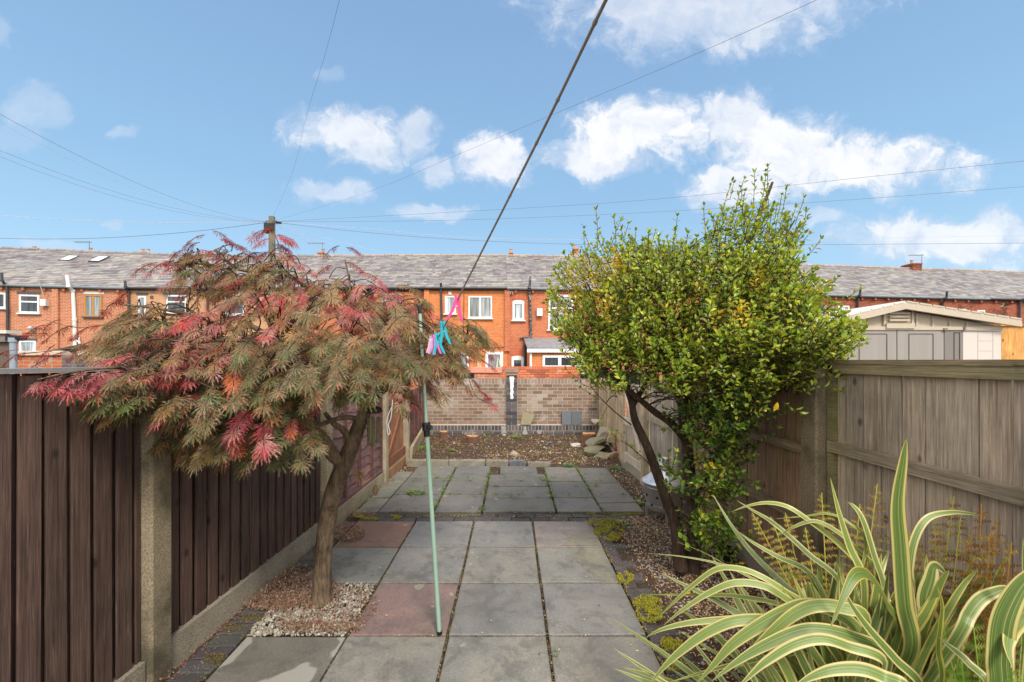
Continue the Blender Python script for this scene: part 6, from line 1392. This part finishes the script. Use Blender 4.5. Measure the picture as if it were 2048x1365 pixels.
scatter(9000, lambda: (RG.uniform(-1.95, 1.95), 6.78+2.55*RG.random()**1.2), lambda x, y: scrap(x, y, RG.uniform(.010, .045), BD, None, .6))
scatter(900, lambda: (RG.uniform(-.5, 1.6), RG.uniform(6.75, 7.5)), lambda x, y: scrap(x, y, RG.uniform(.015, .05), [(.50, .36, .22), (.45, .30, .12), (.55, .46, .34)], None, .5))
scatter(500, lambda: (RG.uniform(-1.75, -1.5), RG.uniform(4.5, 6.8)), lambda x, y: scrap(x, y, RG.uniform(.012, .03), LC))
scatter(520, lambda: (RG.uniform(1.45, 1.78), RG.uniform(4.5, 6.8)), lambda x, y: scrap(x, y, RG.uniform(.012, .03), LC))
scatter(300, lambda: (RG.uniform(-1.7, 1.2), RG.uniform(4.32, 4.53)), lambda x, y: scrap(x, y, RG.uniform(.008, .02), LC+[(.35, .3, .05)], .004))
def joint():
    if RG.random() < .6: return (RG.choice(CXS[1:4])+RG.gauss(0, .003), RG.uniform(1.6, 4.3))
    return (RG.uniform(-1.2, .8), RG.choice(ZS[:5])+RG.gauss(0, .003))
scatter(1500, joint, lambda x, y: scrap(x, y, RG.uniform(.006, .016), [(.42, .25, .13), (.12, .08, .05), (.18, .13, .08), (.5, .36, .22), (.08, .06, .045)], -.012, .6))
scatter(70, lambda: (RG.uniform(-1.1, .8), RG.uniform(1.9, 4.3)), lambda x, y: scrap(x, y, RG.uniform(.010, .028), [(.55, .40, .20), (.30, .14, .10), (.10, .06, .05), (.60, .52, .35)], .001, .2))
scatter(60, lambda: (RG.uniform(-1.4, 1.4), RG.uniform(4.6, 6.5)), lambda x, y: scrap(x, y, RG.uniform(.015, .03), [(.45, .38, .25), (.30, .2, .12)], .018, .2))
scatter(900, lambda: (RG.choice([RG.gauss(.82, .02), RG.uniform(.83, 1.05)]), RG.uniform(1.7, 4.4)), lambda x, y: scrap(x, y, RG.uniform(.006, .016), LC, 0))
scatter(700, lambda: (lf(2.5)+.04+abs(RG.gauss(0, .06)), RG.uniform(1.9, 4.3)), lambda x, y: scrap(x, y, RG.uniform(.006, .016), [(.38, .16, .12), (.45, .25, .18), (.28, .13, .09)], 0))
tag(lt.build('leaf_litter', 'attr'), kind='stuff')
ml = MB()        # curled dry maple leaves in russet drifts
def curl(x, y, zt):
    c = jc(RG.choice([(.22, .115, .072), (.28, .16, .10), (.16, .085, .055), (.36, .25, .165), (.30, .13, .08), (.42, .32, .22)]), .25, RG); p_ = V((x, y, RG.uniform(0, zt)))
    for _ in range(3):
        a = RG.uniform(0, 6.28); d = V((math.cos(a), math.sin(a), RG.uniform(-.2, .6))); L = RG.uniform(.010, .024); s_ = V((-d.y, d.x, 0))*.0016; m_ = p_+d*L*.5+V((0, 0, L*.25)); e = p_+d*L
        ml.faces([p_-s_, p_+s_, m_+s_, m_-s_, e], [(0, 1, 2, 3), (3, 2, 4)], c)
def drift(cx, cy, rx, ry):
    def f():
        a = RG.uniform(0, 6.28); r_ = math.sqrt(RG.random()); p_ = G(cx+rx*r_*math.cos(a), cy+ry*r_*math.sin(a)); return (p_.x, p_.y)
    return f
scatter(1500, drift(600, 1185, 80, 34), lambda x, y: curl(x, y, .035)); scatter(700, drift(540, 1205, 70, 18), lambda x, y: curl(x, y, .02)); scatter(900, drift(695, 1068, 34, 18), lambda x, y: curl(x, y, .035))
scatter(420, drift(640, 1258, 90, 12), lambda x, y: curl(x, y, .02)); scatter(1000, drift(640, 1215, 120, 48), lambda x, y: curl(x, y, .015)); scatter(260, drift(590, 1150, 40, 20), lambda x, y: curl(x, y, .02)); scatter(200, drift(700, 1030, 60, 6), lambda x, y: curl(x, y, .01)); scatter(120, drift(760, 960, 30, 20), lambda x, y: curl(x, y, .02))
tag(ml.build('fallen_maple_leaves', 'attr'), kind='stuff')
mo = MB()
def tuft(x, y, cols, zt=.012, z=0):
    if NZ.noise(V((x*9, y*9, 1)))+.6*NZ.noise(V((x*24, y*24, 1))) < -.22: return
    c = jc(RG.choice(cols), .25, RG); s_ = RG.uniform(.002, .006); mo.blob((x, y, z+RG.uniform(-.002, zt)), s_, c, 0, .3, (1, 1, .8), RG)
MC = [(.26, .25, .02), (.34, .31, .025), (.18, .18, .02), (.40, .34, .04)]
for cx, cy, rx, ry, n, zt in ((1207, 1048, 34, 10, 1300, .018), (1217, 1066, 32, 11, 1400, .02), (1225, 1078, 16, 5, 350, .014), (1250, 1158, 18, 11, 800, .02), (1294, 1214, 32, 20, 1900, .02), (1300, 1235, 26, 12, 700, .02), (1335, 1290, 30, 14, 900, .015), (1345, 1330, 25, 12, 400, .012), (1230, 1028, 60, 3, 500, .008), (718, 1033, 10, 4, 220, .012), (735, 1037, 10, 3, 160, .01), (792, 1035, 12, 4, 260, .012), (750, 1038, 8, 2, 120, .01), (905, 1031, 60, 2, 200, .006), (505, 1237, 26, 8, 200, .004), (430, 1315, 22, 12, 200, .005), (470, 1255, 30, 8, 160, .004)):
    scatter(n, drift(cx, cy, rx, ry), lambda x, y: tuft(x, y, MC if cx > 600 else [(.12, .09, .025), (.16, .11, .03), (.10, .09, .03)], zt))
def fjoint():
    r_ = RG.random()
    if r_ < .5: return (RG.choice(fx[1:5])+RG.gauss(0, .006), RG.uniform(4.55, 6.5))
    return (RG.uniform(-1.4, 1.4), RG.choice((4.535, 5.12, 5.82, 5.45, 6.03, 5.0, 5.68))+RG.gauss(0, .006))
scatter(1900, fjoint, lambda x, y: tuft(x, y, [(.16, .20, .03), (.22, .22, .04), (.30, .24, .06), (.12, .09, .05)], .01, .010))
scatter(260, lambda: (.82+RG.gauss(0, .012), RG.uniform(2, 4.3)), lambda x, y: tuft(x, y, MC, .006))
scatter(900, joint, lambda x, y: tuft(x, y, [(.14, .13, .03), (.10, .08, .04), (.20, .18, .03)], .004, -.008))
scatter(420, lambda: (RG.gauss(-1.60, .02), RG.uniform(1.9, 4.3)), lambda x, y: tuft(x, y, [(.16, .15, .03), (.10, .08, .04)], .008, 0))
tag(mo.build('moss', 'attr'), kind='stuff')
# weeds: the larger clumps are plants of their own, the scattered seedlings one cover
def clump(mb, x, y, z, r_, n, cols, L=.027):
    for _ in range(n):
        a = RG.uniform(0, 6.28); q = r_*math.sqrt(RG.random()); p_ = V((x+q*math.cos(a), y+q*math.sin(a), z+RG.uniform(.0, .03)*(1-q/r_*.6)+.004)); d = V((math.cos(a), math.sin(a), RG.uniform(0, .8))); l_ = L*RG.uniform(.6, 1.2)
        s_ = V((-d.y, d.x, 0)).normalized()*l_*.42; c = jc(RG.choice(cols), .25, RG)
        mb.faces([p_, p_+d*l_*.4+s_, p_+d*l_, p_+d*l_*.4-s_, p_+d*l_*.7+s_*.9, p_+d*l_*.7-s_*.9], [(0, 1, 4, 2), (0, 2, 5, 3)], c)
WG = [(.15, .26, .04), (.20, .33, .05), (.11, .20, .035), (.26, .36, .08)]
for px, py, r_, n, lb in ((745, 1000, .10, 170, 'low leafy weed at the foot of the left gravel board'), (775, 978, .13, 260, 'bright green weed patch under the wind chime striker'), (768, 960, .08, 120, 'yellowish weed by the foot of the third left post'), (722, 1022, .07, 110, 'small round weed at the corner of the far patio'), (832, 990, .10, 130, 'spreading green weed on the joint left of the prop'),
                          (805, 917, .07, 90, 'weed growing between the gate post and stone edging'), (842, 900, .22, 420, 'large light green weed patch in the left corner of the soil'), (860, 925, .09, 110, 'weed hanging over the stone edging behind the prop'), (1033, 878, .16, 200, 'green weed mound below the brick pier'), (975, 872, .10, 90, 'small weeds against the blue brick base left of pier'),
                          (1138, 935, .09, 130, 'blue green weed at the edge of the far right paving'), (1075, 927, .05, 50, 'tiny weed at the end of the stone edging'), (1192, 892, .10, 80, 'thin weeds left of the rock heap'), (1235, 935, .12, 150, 'grey green weeds below the rock heap by the fence'), (1275, 1004, .07, 90, 'weed on the paving beside the incinerator'), (1243, 1047, .08, 70, 'dark green weed lying on the leaf litter'), (588, 1130, .05, 45, 'little green weed beside the left gravel board'), (905, 905, .06, 60, 'weed clump in the joint behind the edging')):
    q = G(px, py); h_ = hsoil(q.x, q.y) if q.y > 6.7 or q.x > 1 or q.x < -1.45 else .012; b = MB(); clump(b, q.x, q.y, h_, r_, n, WG if 'blue' not in lb and 'grey' not in lb else [(.12, .22, .09), (.16, .25, .11)]); tag(b.build('weed', 'leaf_matte'), lb, 'weed', 'weeds around the paving')
wd = MB()
for _ in range(330):
    x, y = fjoint() if RG.random() < .55 else (RG.uniform(-1.8, 1.8), RG.uniform(6.8, 9.2)); clump(wd, x, y, .014 if y < 6.7 else hsoil(x, y), RG.uniform(.012, .05), RG.randint(5, 16), WG, .016)
for x, y in ((.245, 2.34), (-.38, 2.7)): clump(wd, x, y, 0, .015, 10, WG, .012)
tag(wd.build('weeds', 'leaf_matte'), kind='stuff')
